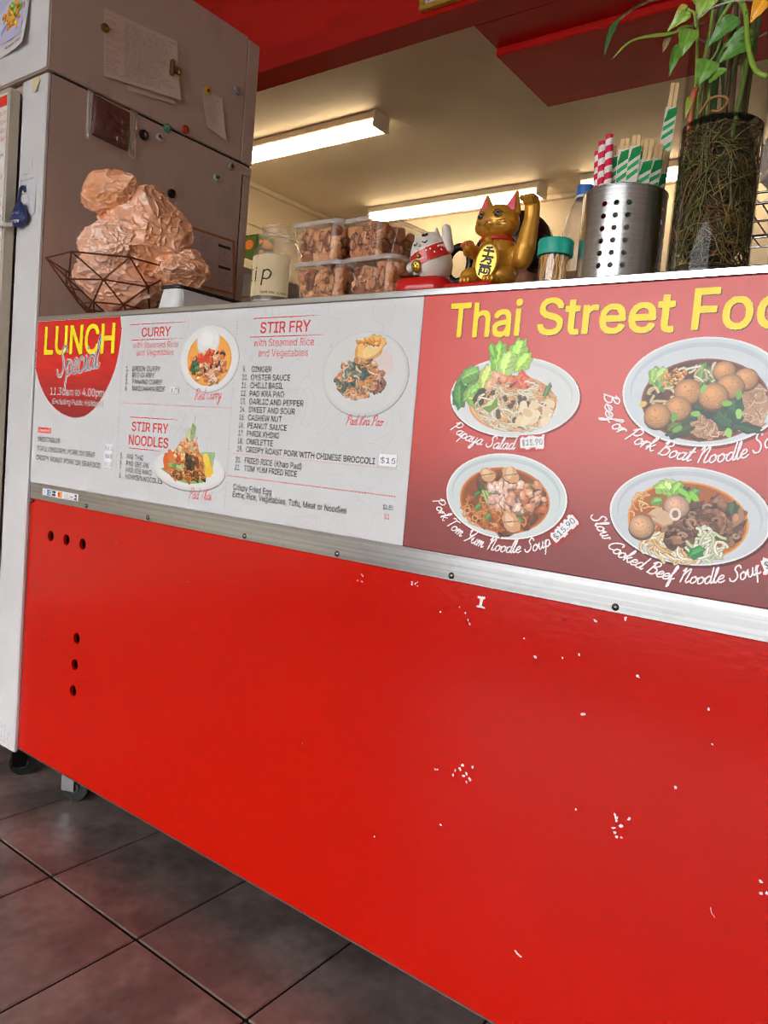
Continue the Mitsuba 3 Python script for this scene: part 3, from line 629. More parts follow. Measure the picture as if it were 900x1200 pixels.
for _ in range(9): A.blob(R, *P(R.uniform(-.66, -.35), R.uniform(-.3, .2)), .008, .006, '4a5540', .3, 9)
chunks(A, R, 26, (*P(-.05, .28), rx * .34, rz * .26), .0095, ['e08a68', 'd8654c', 'ecb08c', 'e59c74', 'dd775a'])
A.fan([P(.24, .42), P(.48, .32), P(.58, .02), P(.30, .12)], 'dd6a50'); A.line([P(.28, .38), P(.52, .1)], .0015, 'f0b49c'); A.line([P(.34, .40), P(.55, .2)], .0012, 'f0b49c')
chunks(A, R, 60, (*P(.08, -.32), rx * .56, rz * .46), .0075, ['e4c49a', 'd9b184', 'efdcb8', 'e0a468', 'c78f5c', 'd2a077'])
strands(A, R, 130, (*P(.08, -.22), rx * .6, rz * .6), .038, .0022, ['efdfbe', 'e6cfa4', 'f3e8d0', 'e5a869', 'eab77e', 'dcc49a', 'f0e2c6'], .7)
for _ in range(14): A.blob(R, *P(R.uniform(-.3, .5), R.uniform(-.62, .1)), .005, .004, '6b5444', .35, 8)
for _ in range(16): A.blob(R, *P(R.uniform(.15, .6), R.uniform(-.65, -.05)), .0085, .0062, R.choice(['ead2a8', 'f0ddb8', 'dfc090']), .12, 12)
A.fan([P(-.45, -.30), P(-.32, -.42), P(-.2, -.25), P(-.22, .0), P(-.30, -.2)], '7fa244'); A.fan([P(-.44, -.27), P(-.31, -.22), P(-.23, -.02), P(-.38, -.18)], 'd9dfa0')
leaf2(A, R, *P(.53, .18), .022, .008, 1.2, '5d7d4c')
done(A)

A, R, done = dish(sb, 32, 'picture of tom yum noodle soup in a white bowl')
cx, cz, rx, rz = -.5349, .9038, .1012, .0641
P = lambda u, v: (cx + u * rx, cz + v * rz)
bowl(A, cx, cz, rx, rz, 'd3dad6', 'c3cbc8')
s = (-.5351, .8976, .0755, .0498)
A.ell(*s, 'd9823f', 56); A.ell(s[0], s[1], s[2] * .97, s[3] * .965, 'b3602c', 56); A.ell(s[0], s[1], s[2] * .92, s[3] * .92, '96502c', 56)
chunks(A, R, 60, s, .009, ['a8603a', '8a4a2c', 'c07a4c', '74402a', 'b9683a'], .35, .9)
strands(A, R, 40, (s[0] - .03, s[1] - .02, .04, .024), .03, .002, ['d98d4c', 'e0a468', 'c4703a'], 1)
strands(A, R, 20, (s[0], s[1] - .03, .06, .014), .03, .002, ['c4642e', 'd98d4c'], .6)
for u, v in ((-.52, .30), (-.6, .1), (-.55, -.3), (-.3, .35), (.6, .5), (-.45, .55), (.4, -.5), (-.3, -.55)): leaf2(A, R, s[0] + u * s[2], s[1] + v * s[3], .014, .010, R.uniform(0, 6), R.choice(['56683c', '43562f', '6d7d48']))
for k in range(9): A.line([(s[0] - .038 + .002 * k, s[1] + .012), (s[0] - .026 + .0024 * k, s[1] - .008 - .002 * (k % 3))], .0018, ['9dbf6a', 'b7cf8c', '7fa455'][k % 3])
chunks(A, R, 44, (s[0] + .008, s[1] + .008, .034, .022), .0085, ['e3b9a2', 'd9a68e', 'edcdb9', 'cf9880', 'e8c2ac'], .4)
chunks(A, R, 20, (s[0] + .046, s[1] + .012, .024, .02), .0075, ['cf8f6c', 'b86f4a', 'dba888'])
for u, v, r_ in ((-.40, .72, .014), (.12, .78, .016), (.22, -.62, .018)):
    A.blob(R, s[0] + u * s[2], s[1] + v * s[3] - .002, r_, r_ * .72, '8a5636', .12, 16); A.blob(R, s[0] + u * s[2], s[1] + v * s[3], r_, r_ * .7, 'd9a476', .12, 16); A.blob(R, s[0] + u * s[2] - .003, s[1] + v * s[3] + .003, r_ * .6, r_ * .36, 'eac49e', .15, 12)
    A.line([(s[0] + u * s[2] - r_ * .8, s[1] + v * s[3] - .002), (s[0] + u * s[2] + r_ * .7, s[1] + v * s[3] + .003)], .0014, '9a6440')
for x, z in ((-.06, -.022), (-.045, -.032)): A.ell(s[0] + x, s[1] + z, .006, .005, 'd8a070', 18); A.ell(s[0] + x, s[1] + z, .0036, .0028, '8f4f2c', 16)
done(A)

A, R, done = dish(sb, 33, 'picture of boat noodle soup with six meatballs')
cx, cz, rx, rz = -.2697, 1.0649, .1016, .0697
bowl(A, cx, cz, rx, rz, 'd2d8da', 'c3cace')
s = (-.2667, 1.0546, .0778, .0527)
A.ell(*s, '94583e', 56); A.ell(s[0], s[1], s[2] * .97, s[3] * .97, '6d3a2a', 56); A.ell(s[0] - .01, s[1], s[2] * .8, s[3] * .9, '5d3226', 50)
chunks(A, R, 30, s, .007, ['6b3a2a', '7d4832', '54301f'], .4, .92)
S = lambda u, v: (s[0] + u * s[2], s[1] + v * s[3])
for e in ((*S(.12, -.55), .030, .018), (*S(.72, -.15), .020, .030)):
    A.blob(R, *e, 'c08f6c', .1, 20, 0); strands(A, R, 60, e, .03, .0014, ['d6ad8c', 'c99a76', 'e0bfa0', 'b5835f'], 1)
for u, v, l, w, c_ in ((-.80, .55, .026, .018, '93b45c'), (-.66, .38, .024, .018, '6e9446'), (-.72, .62, .02, .014, 'a6c46c'), (-.05, .62, .030, .014, '6e8a4a'), (.12, .55, .028, .014, '587543'), (.0, -.1, .034, .022, '2f4a33'), (.18, -.22, .03, .02, '2a4230'), (-.25, -.42, .032, .018, '35563b'),
                     (.42, -.42, .034, .03, '2c5036'), (.5, -.1, .028, .02, '31553a'), (-.3, -.78, .034, .016, '3c4a2c'), (.72, -.62, .036, .012, '2b4a30'), (-.4, -.65, .02, .012, '5a6a38')):
    leaf2(A, R, *S(u, v), l, w, R.uniform(0, 3), c_)
chunks(A, R, 50, (*S(-.48, .50), .017, .014), .0028, ['e0a25c', 'd68f48', 'edbb7a', 'c87c3c'])
strands(A, R, 14, (*S(-.05, .66), .03, .01), .024, .0024, ['d9c9a4', 'c7b58c', 'e5dabb'], .5); strands(A, R, 10, (*S(-.62, .08), .022, .01), .026, .0028, ['e2cf9c', 'd6bd84'], .6)
A.blob(R, *S(-.96, -.14), .005, .004, 'e6c56a', .1, 12)
for u, v, r_ in ((.28, .70, .0135), (.62, .52, .0145), (.40, .34, .0165), (-.24, .20, .0175), (.16, .10, .0180), (-.38, -.22, .0170), (-.70, -.42, .0175)): roundball(A, R, *S(u, v), r_, 'c88f5c')
for u, v in ((.55, .14), (.38, -.06), (-.08, -.34), (-.42, -.44), (-.34, -.72), (.58, -.3), (.0, .26), (.46, -.75)): A.blob(R, *S(u, v), .0065, .0038, R.choice(['8dc455', 'a3d46c', '74ad44']), .15, 10)
done(A)

A, R, done = dish(sb, 34, 'picture of slow cooked beef noodle soup in a white bowl')
cx, cz, rx, rz = -.2704, .9053, .1010, .0633
bowl(A, cx, cz, rx, rz, 'd0d3d5', 'c1c5c9', drop='5e201e')
s = (-.2701, .8988, .0756, .0510)
S = lambda u, v: (s[0] + u * s[2], s[1] + v * s[3])
A.ell(*s, 'e3a050', 56); A.ell(s[0], s[1], s[2] * .97, s[3] * .96, 'c9712e', 56); A.ell(s[0], s[1] + .004, s[2] * .9, s[3] * .86, 'b05f2c', 52)
strands(A, R, 70, (*S(-.1, -.74), .046, .011), .04, .003, ['f0ddb8', 'e8c894', 'f4e8d0', 'e2b878'], .4)
strands(A, R, 26, (*S(-.7, .1), .02, .03), .02, .002, ['e0a05c', 'edbd80'], .8)
chunks(A, R, 60, (*S(.42, .05), .034, .026), .0105, ['8a5f48', '7a4f3c', '9c7058', '6a4334', 'a87c60', 'b28a6c'], .45)
chunks(A, R, 46, (*S(.02, -.25), .03, .018), .009, ['7f5440', '6b4638', '96684c', '5a3c30', 'a3765a'], .45)
strands(A, R, 40, (*S(.3, -.05), .045, .03), .02, .0026, ['a27a5e', '6a4536', 'b8907a', '523529'], 1)
for u, v, l, w, c_ in ((-.42, .78, .026, .018, '9ac45a'), (-.30, .86, .022, .014, 'b6d67e'), (-.14, .62, .030, .018, '3d5a34'), (.05, .66, .024, .013, '5f9440'), (.72, .44, .016, .014, '4a5a3c'), (-.52, .42, .016, .012, '6f9c48'), (.22, -.74, .024, .016, '3f7a44'), (-.2, .8, .02, .014, '86b24e')): leaf2(A, R, *S(u, v), l, w, R.uniform(0, 3), c_)
for k in range(10): A.line(spline([S(-.25 + .02 * k, .55), S(-.28 + .03 * k, .35), S(-.22 + .03 * k, .25)]), .0018, ['e6efcf', 'b4d98a'][k % 2])
for u, v in ((-.3, .5), (.0, .5), (.1, .62), (-.1, .72)): A.blob(R, *S(u, v), .008, .004, R.choice(['8ed04f', '73b83e']), .2, 10)
for u, v, r_, c_ in ((-.18, .34, .0165, 'c99f84'), (-.74, -.28, .0170, 'cf9f78')): roundball(A, R, *S(u, v), r_, c_)
for q in ([(-.62, .1), (-.4, .2), (-.22, .12), (-.2, -.12), (-.36, -.24), (-.55, -.12)], [(-.66, .06), (-.5, .28), (-.4, .2), (-.5, -.02)]):
    A.fan([S(*p) for p in q], 'b98e68'); A.fan([S(p[0] * .96 - .01, p[1] * .9 + .03) for p in q], 'd8b48e')
A.ell(*S(-.18, .14), .0075, .0085, 'e8d6c6', 18); A.ell(*S(-.18, .14), .0042, .005, '9c7460', 14)
strands(A, R, 44, (*S(.38, -.52), .016, .02), .034, .0028, ['e9e6cf', 'dfe2c0', 'f2efdd', 'cfd4a8'], .3)
leaf2(A, R, *S(.24, -.76), .022, .014, .6, '3f8a48')
done(A)

# price stickers
def price(base, parent_label, x0, z0, x1, z1, s, col, h, rot=0.0, back='f1efed', cat='price sticker', torn=None, group=None):
    k = thing(base, parent_label, cat, group)
    cx, cz = (x0 + x1) / 2, (z0 + z1) / 2
    u, n = (math.cos(rot), 0, math.sin(rot)), (-math.sin(rot), 0, math.cos(rot))
    w, hh = (x1 - x0) / 2, (z1 - z0) / 2
    Rr = random.Random(base + s + str(round(x0, 3)))
    A = Art()
    if torn:
        A.fan([(-w * 1.25, -hh * 1.9), (w * 1.0, -hh * 1.7), (w * 1.25, hh * 1.5), (-w * 1.1, hh * 1.5)], torn)
        for _ in range(16): A.blob(Rr, Rr.uniform(-w, w), Rr.choice([-1, 1]) * hh * 1.05, .0026, .0022, 'f3e6e4', .4, 7)
    A.rect(-w, -hh, w, hh, back)
    lines = s.split('|')
    for i, t in enumerate(lines):
        z = hh - (i + .5) * 2 * hh / len(lines) - h / 2
        A.text(t, -w * .86, z, w * .86, h, col)
    if torn is None:
        for q in ([(-w, -hh), (w, -hh)], [(w, -hh), (w, hh)]): A.line(q, .0007, '8d8886')
    addart(k + '__label_face', A, plane((cx, YB - .0006, cz), u, n, (0, -1, 0)), step=4e-5)
price('price_sticker', 'white sticker listing three prices beside the tofu, chicken and pork line', -1.5637, .8655, -1.5323, .9205, '$11|$12|$15', '5a63a0', .0095)
price('price_sticker', 'tiny white sticker after the Massaman beef line', -1.34, 1.0404, -1.3184, 1.0533, '17', '4a4644', .008)
price('price_sticker', 'small white sticker reading $15 after the Chinese broccoli line', -.7736, .9309, -.7367, .9515, '$15', '3e4474', .0095)
price('price_sticker', 'white $15.90 price sticker after the words Papaya Salad', -.516, .9795, -.478, .9945, '$15.90', '2d2a2e', .0085, .12, torn='c23a38')
price('price_sticker', 'white $15.90 price sticker stuck at a steep slant after Pork Tom Yum Noodle Soup', -.4570, .8605, -.4110, .8745, '$15.90', '2d3148', .0085, .86, torn='a82f30')
price('price_sticker', 'white price sticker after Slow Cooked Beef Noodle Soup at the right photo edge', -.176, .856, -.136, .871, '$15.90', '2d3148', .0085, .5, torn='a82f30')
# ---------------------------------------------------------------- refrigerator at the left end
FX, FY = -1.8872, -.012
def enamel(p, n, uv):
    k = fbm(p.x * 4, p.y * 4, p.z * 4, 3)
    return mix(L('c9c6c4'), L('d6d4d3'), k)
def side_col(p, n, uv):
    k = fbm(p.x * 3, p.y * 3, p.z * 3, 3); s = fbm(p.x * 20, p.y * 20, p.z * 6, 3)
    return mix(L('b49a8d'), L('bfa698'), k) * (1 - .08 * smoothstep(.6, .75, s))
mat('enamel_front', .35, mikit.proc(enamel)); mat('enamel_side', .42, mikit.proc(side_col)); mat('gasket', .6, '2a2826', spec=.3); mat('door_edge', .45, 'b3a795')
f = thing('refrigerator', 'tall white upright refrigerator with papers and magnets on its side', 'refrigerator')
add(f + '__cabinet', [box(-2.62, FX - .0005, .0, .631, .095, 1.814), box(-2.62, FX - .006, .631, .67, .095, 1.814)], 'enamel_side')
add(f + '__front_stile', box(-2.003, FX, FY, -.0003, .088, 1.8145, .003), 'enamel_front', label='white front stile beside the door')
add(f + '__bottom_rail', box(-2.62, -2.0035, FY, -.0003, .088, .29, .003), 'enamel_front')
add(f + '__rear_post', box(FX - .0058, FX - .0006, .638, .662, .095, 1.781, .001), 'enamel_side', label='narrow rear post behind a dark slot')
add(f + '__rear_cap', box(FX - .0058, FX, .6315, .6698, 1.786, 1.814, .001), 'enamel_side')
add(f + '__rear_slot', box(FX - .0059, FX - .0052, .6312, .6378, .1, 1.785), 'gasket')
add(f + '__top_gap', box(-2.618, FX - .006, FY + .02, .665, 1.8142, 1.8218), 'gasket')
add(f + '__top_cabinet', box(-2.62, FX, FY, .6205, 1.822, 2.194, .003), 'enamel_side')
add(f + '__top_front', box(-2.62, FX - .001, FY - .004, FY - .0004, 1.824, 2.192, .0015), 'enamel_front', label='white front of the top cabinet')
add(f + '__top_rear_panel', box(-2.62, FX, .6222, .67, 1.822, 2.188, .003), 'enamel_side')
add(f + '__door', box(-2.62, -2.004, -.0455, FY - .002, .30, 1.79, .004), 'door_edge', label='door standing proud with a beige edge')
add(f + '__door__gasket', box(-2.615, -2.008, FY - .0018, FY + .0, .305, 1.786), 'gasket')
for x, y in ((-1.945, .035), (-2.55, .035), (-1.945, .6), (-2.55, .6)): castor(f + '__castor', x, y, .96, 60, '2a2928')
A = Art()
for x, w, hh in ((-1.972, .0075, .022), (-1.9475, .007, .020)):
    pass
for r_ in (1.0, .55):
    a = np.linspace(0, 2 * np.pi, 25); A.line(np.stack([-1.9585 + .0085 * r_ * np.cos(a), .128 + .024 * (r_ + .15) * np.sin(a)], 1), .0008, '8f8f96')
A.line([(-1.944, .150), (-1.936, .150), (-1.936, .106), (-1.931, .106), (-1.931, .102), (-1.948, .102), (-1.948, .106), (-1.9425, .106), (-1.9425, .146), (-1.944, .150)], .0008, '8f8f96')
for r_ in (1.0, .6):
    a = np.linspace(.7, 5.6, 18); A.line(np.stack([-1.916 + .009 * r_ * np.cos(a), .117 + .016 * r_ * np.sin(a)], 1), .0008, '8f8f96')
addart(f + '__outlined_figures', A, plane((0, FY, 0), (1, 0, 0), (0, 0, 1), (0, -1, 0)), label='thin outlined characters 01c near the bottom')

# papers on the fridge front
k = thing('price_list_poster', 'long white price list with red bands on the refrigerator door', 'poster')
add(k + '__sheet', box(-2.55, -2.0075, -.0465, -.0458, .42, 1.776), 'print', 'd9d3cc')
A, R = Art(), random.Random(8)
for z0, z1 in ((1.744, 1.770), (1.24, 1.263)): A.rect(-2.55, z0, -2.0095, z1, 'd8321f')
for i, t in enumerate(('$14.90', '$12.90', '$15.90', '& Beef')): A.text(t, -2.043, 1.722 - .021 * i, -2.012, .0105, 'cf5f5a')
for i, t in enumerate(('$13', '$15', '$18')): A.text(t, -2.038, 1.222 - .022 * i, -2.014, .0105, 'cf5f5a')
for i in range(24):
    z = 1.62 - .05 * i
    if 1.15 < z < 1.29 or z < .45: continue
    A.text(R.choice(['Noodle', 'Rice', 'Curry', 'Soup', 'Large']), -2.06, z, -2.016, .009, '4a4441'); A.text('with vegetables', -2.24, z, -2.09, .009, '4a4441')
addart(k + '__lettering', A, plane((0, -.0466, 0), (1, 0, 0), (0, 0, 1), (0, -1, 0)))
def curled(base, label, cat, x0, x1, z0, z1, art, y, curl=.012, col='e3dfda', **kw):
    """a sheet on the fridge front whose lower right corner lifts"""
    t = thing(base, label, cat)
    fn = lambda u, v: y - .0006 - curl * np.clip((u - x0) / (x1 - x0), 0, 1) ** 2 * np.clip((z1 - v) / (z1 - z0), 0, 1) ** 2
    gx, gz = np.meshgrid(np.linspace(x0, x1, 14), np.linspace(z0, z1, 14), indexing='ij'); n = 14
    v = np.stack([gx, fn(gx, gz), gz], -1).reshape(-1, 3); i, j = np.meshgrid(range(n - 1), range(n - 1), indexing='ij')
    q = np.stack([i * n + j, i * n + n + j, i * n + n + j + 1, i * n + j + 1], -1).reshape(-1, 4)
    add(t + '__sheet', (v, q), 'print', col, smooth=True)
    m = lambda u, v, h: np.stack([u, fn(u, v) - .0004 - np.broadcast_to(h, np.shape(u)), v], -1)
    addart(t + '__printing', art, m, step=3e-5)
    return t
A, R = Art(), random.Random(4)
A.rect(-2.15, 1.925, -1.998, 2.06, 'c3c0dc'); A.ell(-2.055, 1.955, .062, .030, '989fca', 30); A.ell(-2.052, 1.985, .074, .044, 'cfd0e4', 36); A.ell(-2.052, 1.986, .064, .037, 'd7a24e', 36)
chunks(A, R, 60, (-2.050, 1.982, .057, .031), .009, ['e8a838', 'd98f2c', 'f0c45c', 'c9792c', 'efb544'])
for _ in range(10): leaf2(A, R, -2.045 + R.uniform(-.02, .035), 2.000 + R.uniform(-.012, .014), .020, .014, R.uniform(0, 3), R.choice(['6f9a3c', '4c7a34', '95b84e']))
chunks(A, R, 10, (-2.03, 1.985, .02, .02), .006, ['c94f2c', 'e0a33c'])
A.text('Noodles & Rice', -2.085, 1.9085, -1.992, .007, 'a0524c'); A.text('Combo', -2.03, 2.04, -1.99, .01, '6a6470')
curled('food_poster', 'poster with a bowl of yellow noodles at the top of the refrigerator front', 'poster', -2.16, -1.972, 1.894, 2.10, A, FY - .0045, .018, 'd8d2d6')
A, R = Art(), random.Random(6)
for i, (x0, x1, z, h) in enumerate([(-1.972, -1.948, 1.577, .004), (-1.992, -1.925, 1.564, .0035), (-1.985, -1.955, 1.530, .004)]): A.text('please order and pay here'[:[10, 25, 16][i]], x0, z, x1, h, '5a5658')
for x, c_ in ((-1.981, '7a8a94'), (-1.972, 'cf4a34'), (-1.962, '3c7fb4')): A.ell(x, 1.548, .0035, .0055, c_, 14)
A.line([(-1.962, 1.518), (-1.94, 1.520), (-1.940, 1.49)], .0008, '8d8a88'); A.line([(-1.936, 1.62), (-1.937, 1.59)], .001, '8f8b90')
curled('counter_notice', 'small white printed notice on the refrigerator stile behind the blue tag', 'notice', -1.998, -1.912, 1.475, 1.60, A, FY, .002, 'ccc9cc')
A, R = Art(), random.Random(6); A.blob(R, -1.934, 1.798, .016, .012, 'd6c59c', .1, 14, 0)
curled('sticky_note', 'torn cream sticky note near the top of the refrigerator stile', 'note', -1.956, -1.924, 1.775, 1.812, A, FY, .006, 'd3c6a6')
# blue tag hanging on the stile
t = thing('hanging_tag', 'dark blue padded tag hanging by a strap on the refrigerator stile', 'tag')
bm = ball((0, 0, 0), 1, 3); v = np.array(bm.vertices); v[:, 0] *= .037 * (1 - .45 * np.clip(v[:, 2], 0, 1)); v[:, 1] *= .012; v[:, 2] = np.where(v[:, 2] > 0, v[:, 2] * .042, v[:, 2] * .022); bm.vertices = v + [-1.964, FY - .0135, 1.466]
add(t + '__pouch', bm, 'satin', '1c2c5c', smooth=True)
add(t + '__strap', tube(spline([(-1.981, FY - .008, 1.495), (-1.986, FY - .006, 1.525), (-1.979, FY - .005, 1.545), (-1.966, FY - .005, 1.547), (-1.960, FY - .004, 1.535)]), .0035, 8), 'satin', '1d2a52', smooth=True)
A = Art(); A.text('special', -1.983, 1.473, -1.946, .006, 'b9c4dd'); A.text('open now', -1.99, 1.452, -1.944, .009, 'e4dfe0', True)
addart(t + '__lettering', A, lambda u, v, h: np.stack([u, FY - .0272 + .012 * ((u + 1.964) / .037) ** 2 + .004 * np.abs((v - 1.466) / .03) ** 2 - np.broadcast_to(h, np.shape(u)), v], -1))
add(t + '__cord', tube(spline([(-1.985, FY - .018, 1.452), (-2.0, FY - .045, 1.445), (-2.05, -.052, 1.448), (-2.12, -.053, 1.452)]), .005, 8), 'satin', 'd7d5d4', smooth=True)

# ---- papers, magnets and bag on the refrigerator side (u = depth, v = height)
SX = FX
def side(lift=0.0):
    return lambda u, v, h: np.stack([SX + lift + np.broadcast_to(h, np.shape(u)), u, v], -1)
def sheet(base, label, cat, corners, art, col, bend=.006, lines=True):
    """a paper quad pinned to the side: corners bl, br, tr, tl in (depth, height)"""
    t = thing(base, label, cat)
    q = np.array(corners, float); n = 12
    a, b = np.meshgrid(np.linspace(0, 1, n), np.linspace(0, 1, n), indexing='ij')
    pt = lambda a, b: (1 - a)[..., None] * (1 - b)[..., None] * q[0] + a[..., None] * (1 - b)[..., None] * q[1] + a[..., None] * b[..., None] * q[2] + (1 - a)[..., None] * b[..., None] * q[3]
    off = lambda a, b: .0008 + bend * (1 - b) ** 2 * (.3 + .7 * a) + bend * .4 * a ** 4
    uv = pt(a, b); v = np.stack([SX + off(a, b), uv[..., 0], uv[..., 1]], -1).reshape(-1, 3)
    i, j = np.meshgrid(range(n - 1), range(n - 1), indexing='ij')
    f_ = np.stack([i * n + j, i * n + n + j, i * n + n + j + 1, i * n + j + 1], -1).reshape(-1, 4)
    add(t + '__sheet', (v, f_), 'matte', col, smooth=True)
    def place(u, v, h):
        u, v = np.asarray(u), np.asarray(v); w = pt(u, v)
        return np.stack([SX + off(u, v) + .0003 + np.broadcast_to(h, np.shape(u)), w[..., 0], w[..., 1]], -1)
    addart(t + '__writing', art, place, 'matte', step=2e-5)
    return t
def scribble(A, R, x0, x1, y, h, w, col):
    x = x0
    while x < x1 - .02:
        ln = R.uniform(.03, .09); n = max(4, int(ln / .008))
        A.line([(x + ln * i / n, y + h * R.uniform(-1, 1)) for i in range(n + 1)], w, col); x += ln + .018
A, R = Art(), random.Random(9)
for i in range(24):
    y = .93 - .037 * i
    if i % 3 != 1 or i > 16: scribble(A, R, .03, .03 + R.uniform(.12, .2), y, .008, .006, 'c06450')
    scribble(A, R, .26, R.uniform(.7, .96), y, .008, .005, '6f5c52')
sheet('order_list', 'handwritten order list sheet held by a gold clip high on the refrigerator side', 'paper', [(.137, 1.868), (.372, 1.90), (.356, 2.056), (.129, 2.034)], A, 'cdb3a4', .012)
sheet('order_list_back_page', 'blank page showing below the handwritten order list', 'paper', [(.21, 1.863), (.362, 1.886), (.358, 1.92), (.21, 1.90)], (lambda a: (a.line([(.1, .3), (.3, .3)], .01, 'b8a090'), a)[1])(Art()), 'c9b2a5', .004)
A = Art()
for i in range(9): scribble(A, R, .12, R.uniform(.6, .9), .86 - .075 * i, .012, .010, 'a5877c')
sheet('small_note', 'narrow pink handwritten note hanging under a red magnet', 'note', [(.480, 1.872), (.548, 1.855), (.531, 1.972), (.450, 1.975)], A, 'd0b4a9', .010)
A = Art()
A.rect(0, .955, 1, 1, 'a5683f'); A.rect(.955, 0, 1, .955, 'a5683f'); A.rect(0, 0, .955, .03, 'a5683f')
for i in range(28): A.fan([(i / 28, .957), ((i + .6) / 28, .957), ((i + .9) / 28, .998), ((i + .3) / 28, .998)], '5f3a28')
for i in range(18): A.fan([(.957, i / 19), (.998, (i + .3) / 19), (.998, (i + .8) / 19), (.957, (i + .5) / 19)], '5f3a28')
for y in (.80, .42): A.rect(.70, y, .92, y + .05, '3c2b27')
for y0 in (.9, .5):
    for i in range(8):
        for x0 in (.06, .38, .70): scribble(A, R, x0, x0 + R.uniform(.1, .24), y0 - .14 - .035 * i if x0 > .6 else y0 - .035 * i, .004, .006, '8a6f66')
sheet('printed_brochure', 'printed brochure page with a patterned brown border on the refrigerator side', 'brochure', [(.40, 1.405), (.632, 1.412), (.618, 1.577), (.40, 1.572)], A, 'b59a90', .004)
# magnets
def magnet(y, z, r, label, cols, art=None):
    t = thing('magnet', label, 'magnet', None)
    tw = T().translate([SX + .0005, y, z]).rotate([0, 1, 0], 90)
    add(t + '__body', shape(lathe([(r, 0), (r, .004), (r * .9, .0062), (r * .5, .0075), (0, .008)], 24), 'gloss', cols[0], smooth=40), None, at=tw)
    if len(cols) > 1:
        A = Art(); R = random.Random(int(y * 1000)); q = .0
        for i, c_ in enumerate(cols[1:]): A.blob(R, y + R.uniform(-.25, .25) * r, z + R.uniform(-.25, .25) * r, r * .42, r * .36, c_, .25, 12)
        addart(t + '__picture', A, lambda u, v, h: np.stack([SX + .0086 - .0018 * (((u - y) ** 2 + (v - z) ** 2) / r ** 2) + np.broadcast_to(h, np.shape(u)), u, v], -1), 'gloss')
magnet(.134, 1.986, .011, 'round amber magnet pinning the left edge of the order list', ['6d4a22', 'c9923c', '4a2c18'])
magnet(.268, 1.768, .014, 'black magnet with a white speck nearest the brown bag', ['17181b', '8a8c90'])
magnet(.319, 1.779, .012, 'white magnet with red and dark spots, lower of the four in a row', ['c9c0ba', 'b0402f', '33303a', '7a7880'])
magnet(.343, 1.8145, .012, 'green and yellow magnet above the refrigerator seam', ['4e7a6a', 'c9b544', '6a8f4c'])
magnet(.404, 1.834, .012, 'red and orange magnet, rightmost of the four in a row', ['b3372c', 'd98a4c', 'c94030'])
magnet(.474, 1.973, .012, 'yellow magnet with a red centre holding the small note', ['c0a03c', '8c1f1c', '7a1c1a'])
magnet(.587, 2.020, .012, 'grey and pink magnet near the upper right edge of the refrigerator side', ['8d8a8c', 'b07a7c', '6a7a84'])
magnet(.531, 1.741, .012, 'magnet with a green leaf picture on the lower refrigerator side', ['a8a096', '3c7a34', '4c8a3c', '2f6a2c'])
magnet(.584, 1.792, .012, 'magnet with a red strawberry picture just below the seam', ['8f8a86', 'a82a2a', '3a1a18'])
magnet(.371, 1.643, .0125, 'plain black round magnet right of the plastic bags', ['0d0c0c'])
# gold clip on the sheet
t = thing('bulldog_clip', 'small brass bulldog clip on the right edge of the order list', 'clip')
add(t + '__jaw', box(SX + .004, SX + .018, .335, .347, 1.955, 1.998, .003), 'metalvc', '8d7350')
add(t + '__lever', [box(SX + .008, SX + .014, .347, .362, 1.966, 1.986, .002), ball((SX + .012, .366, 1.976), (.006, .007, .011), 2)], 'metalvc', '9a7f55', smooth=35)
# bag of dark sauce hanging on the side
t = thing('sauce_bag', 'clear plastic bag of dark brown spice stuck on the refrigerator side', 'bag')
def pillow(y0, y1, z0, z1, th, sub=40, seed=1, skew=0.0, crease=.25):
    n = sub; a, b = np.meshgrid(np.linspace(0, 1, n), np.linspace(0, 1, n), indexing='ij')
    p = np.stack([a * 7, b * 7, a * 0 + seed], -1)
    k = (16 * a * (1 - a) * b * (1 - b)) ** .45 * th * (1 - crease + crease * 2 * meshkit.fbm(p, 3)) + .0008
    y, z = y0 + a * (y1 - y0), z0 + b * (z1 - z0) + skew * a
    i, j = np.meshgrid(range(n - 1), range(n - 1), indexing='ij')
    return (np.stack([SX + .001 + k, y, z], -1).reshape(-1, 3), np.stack([i * n + j, i * n + n + j, i * n + n + j + 1, i * n + j + 1], -1).reshape(-1, 4))
add(t + '__filling', pillow(.112, .222, 1.710, 1.812, .016, seed=3, skew=-.004), 'satin', '5c2e26', smooth=True, label='dark brown filling')
for y0_, y1_ in ((.096, .112), (.222, .246)):
    add(t + '__plastic_edge', pillow(y0_, y1_, 1.693, 1.818, .004, 26, seed=int(y0_ * 900), skew=-.001, crease=.9), 'rim_plastic', smooth=True)
add(t + '__plastic', pillow(.098, .245, 1.690, 1.822, .020, 48, seed=5, skew=-.006, crease=.5), 'clear_plastic', smooth=True)
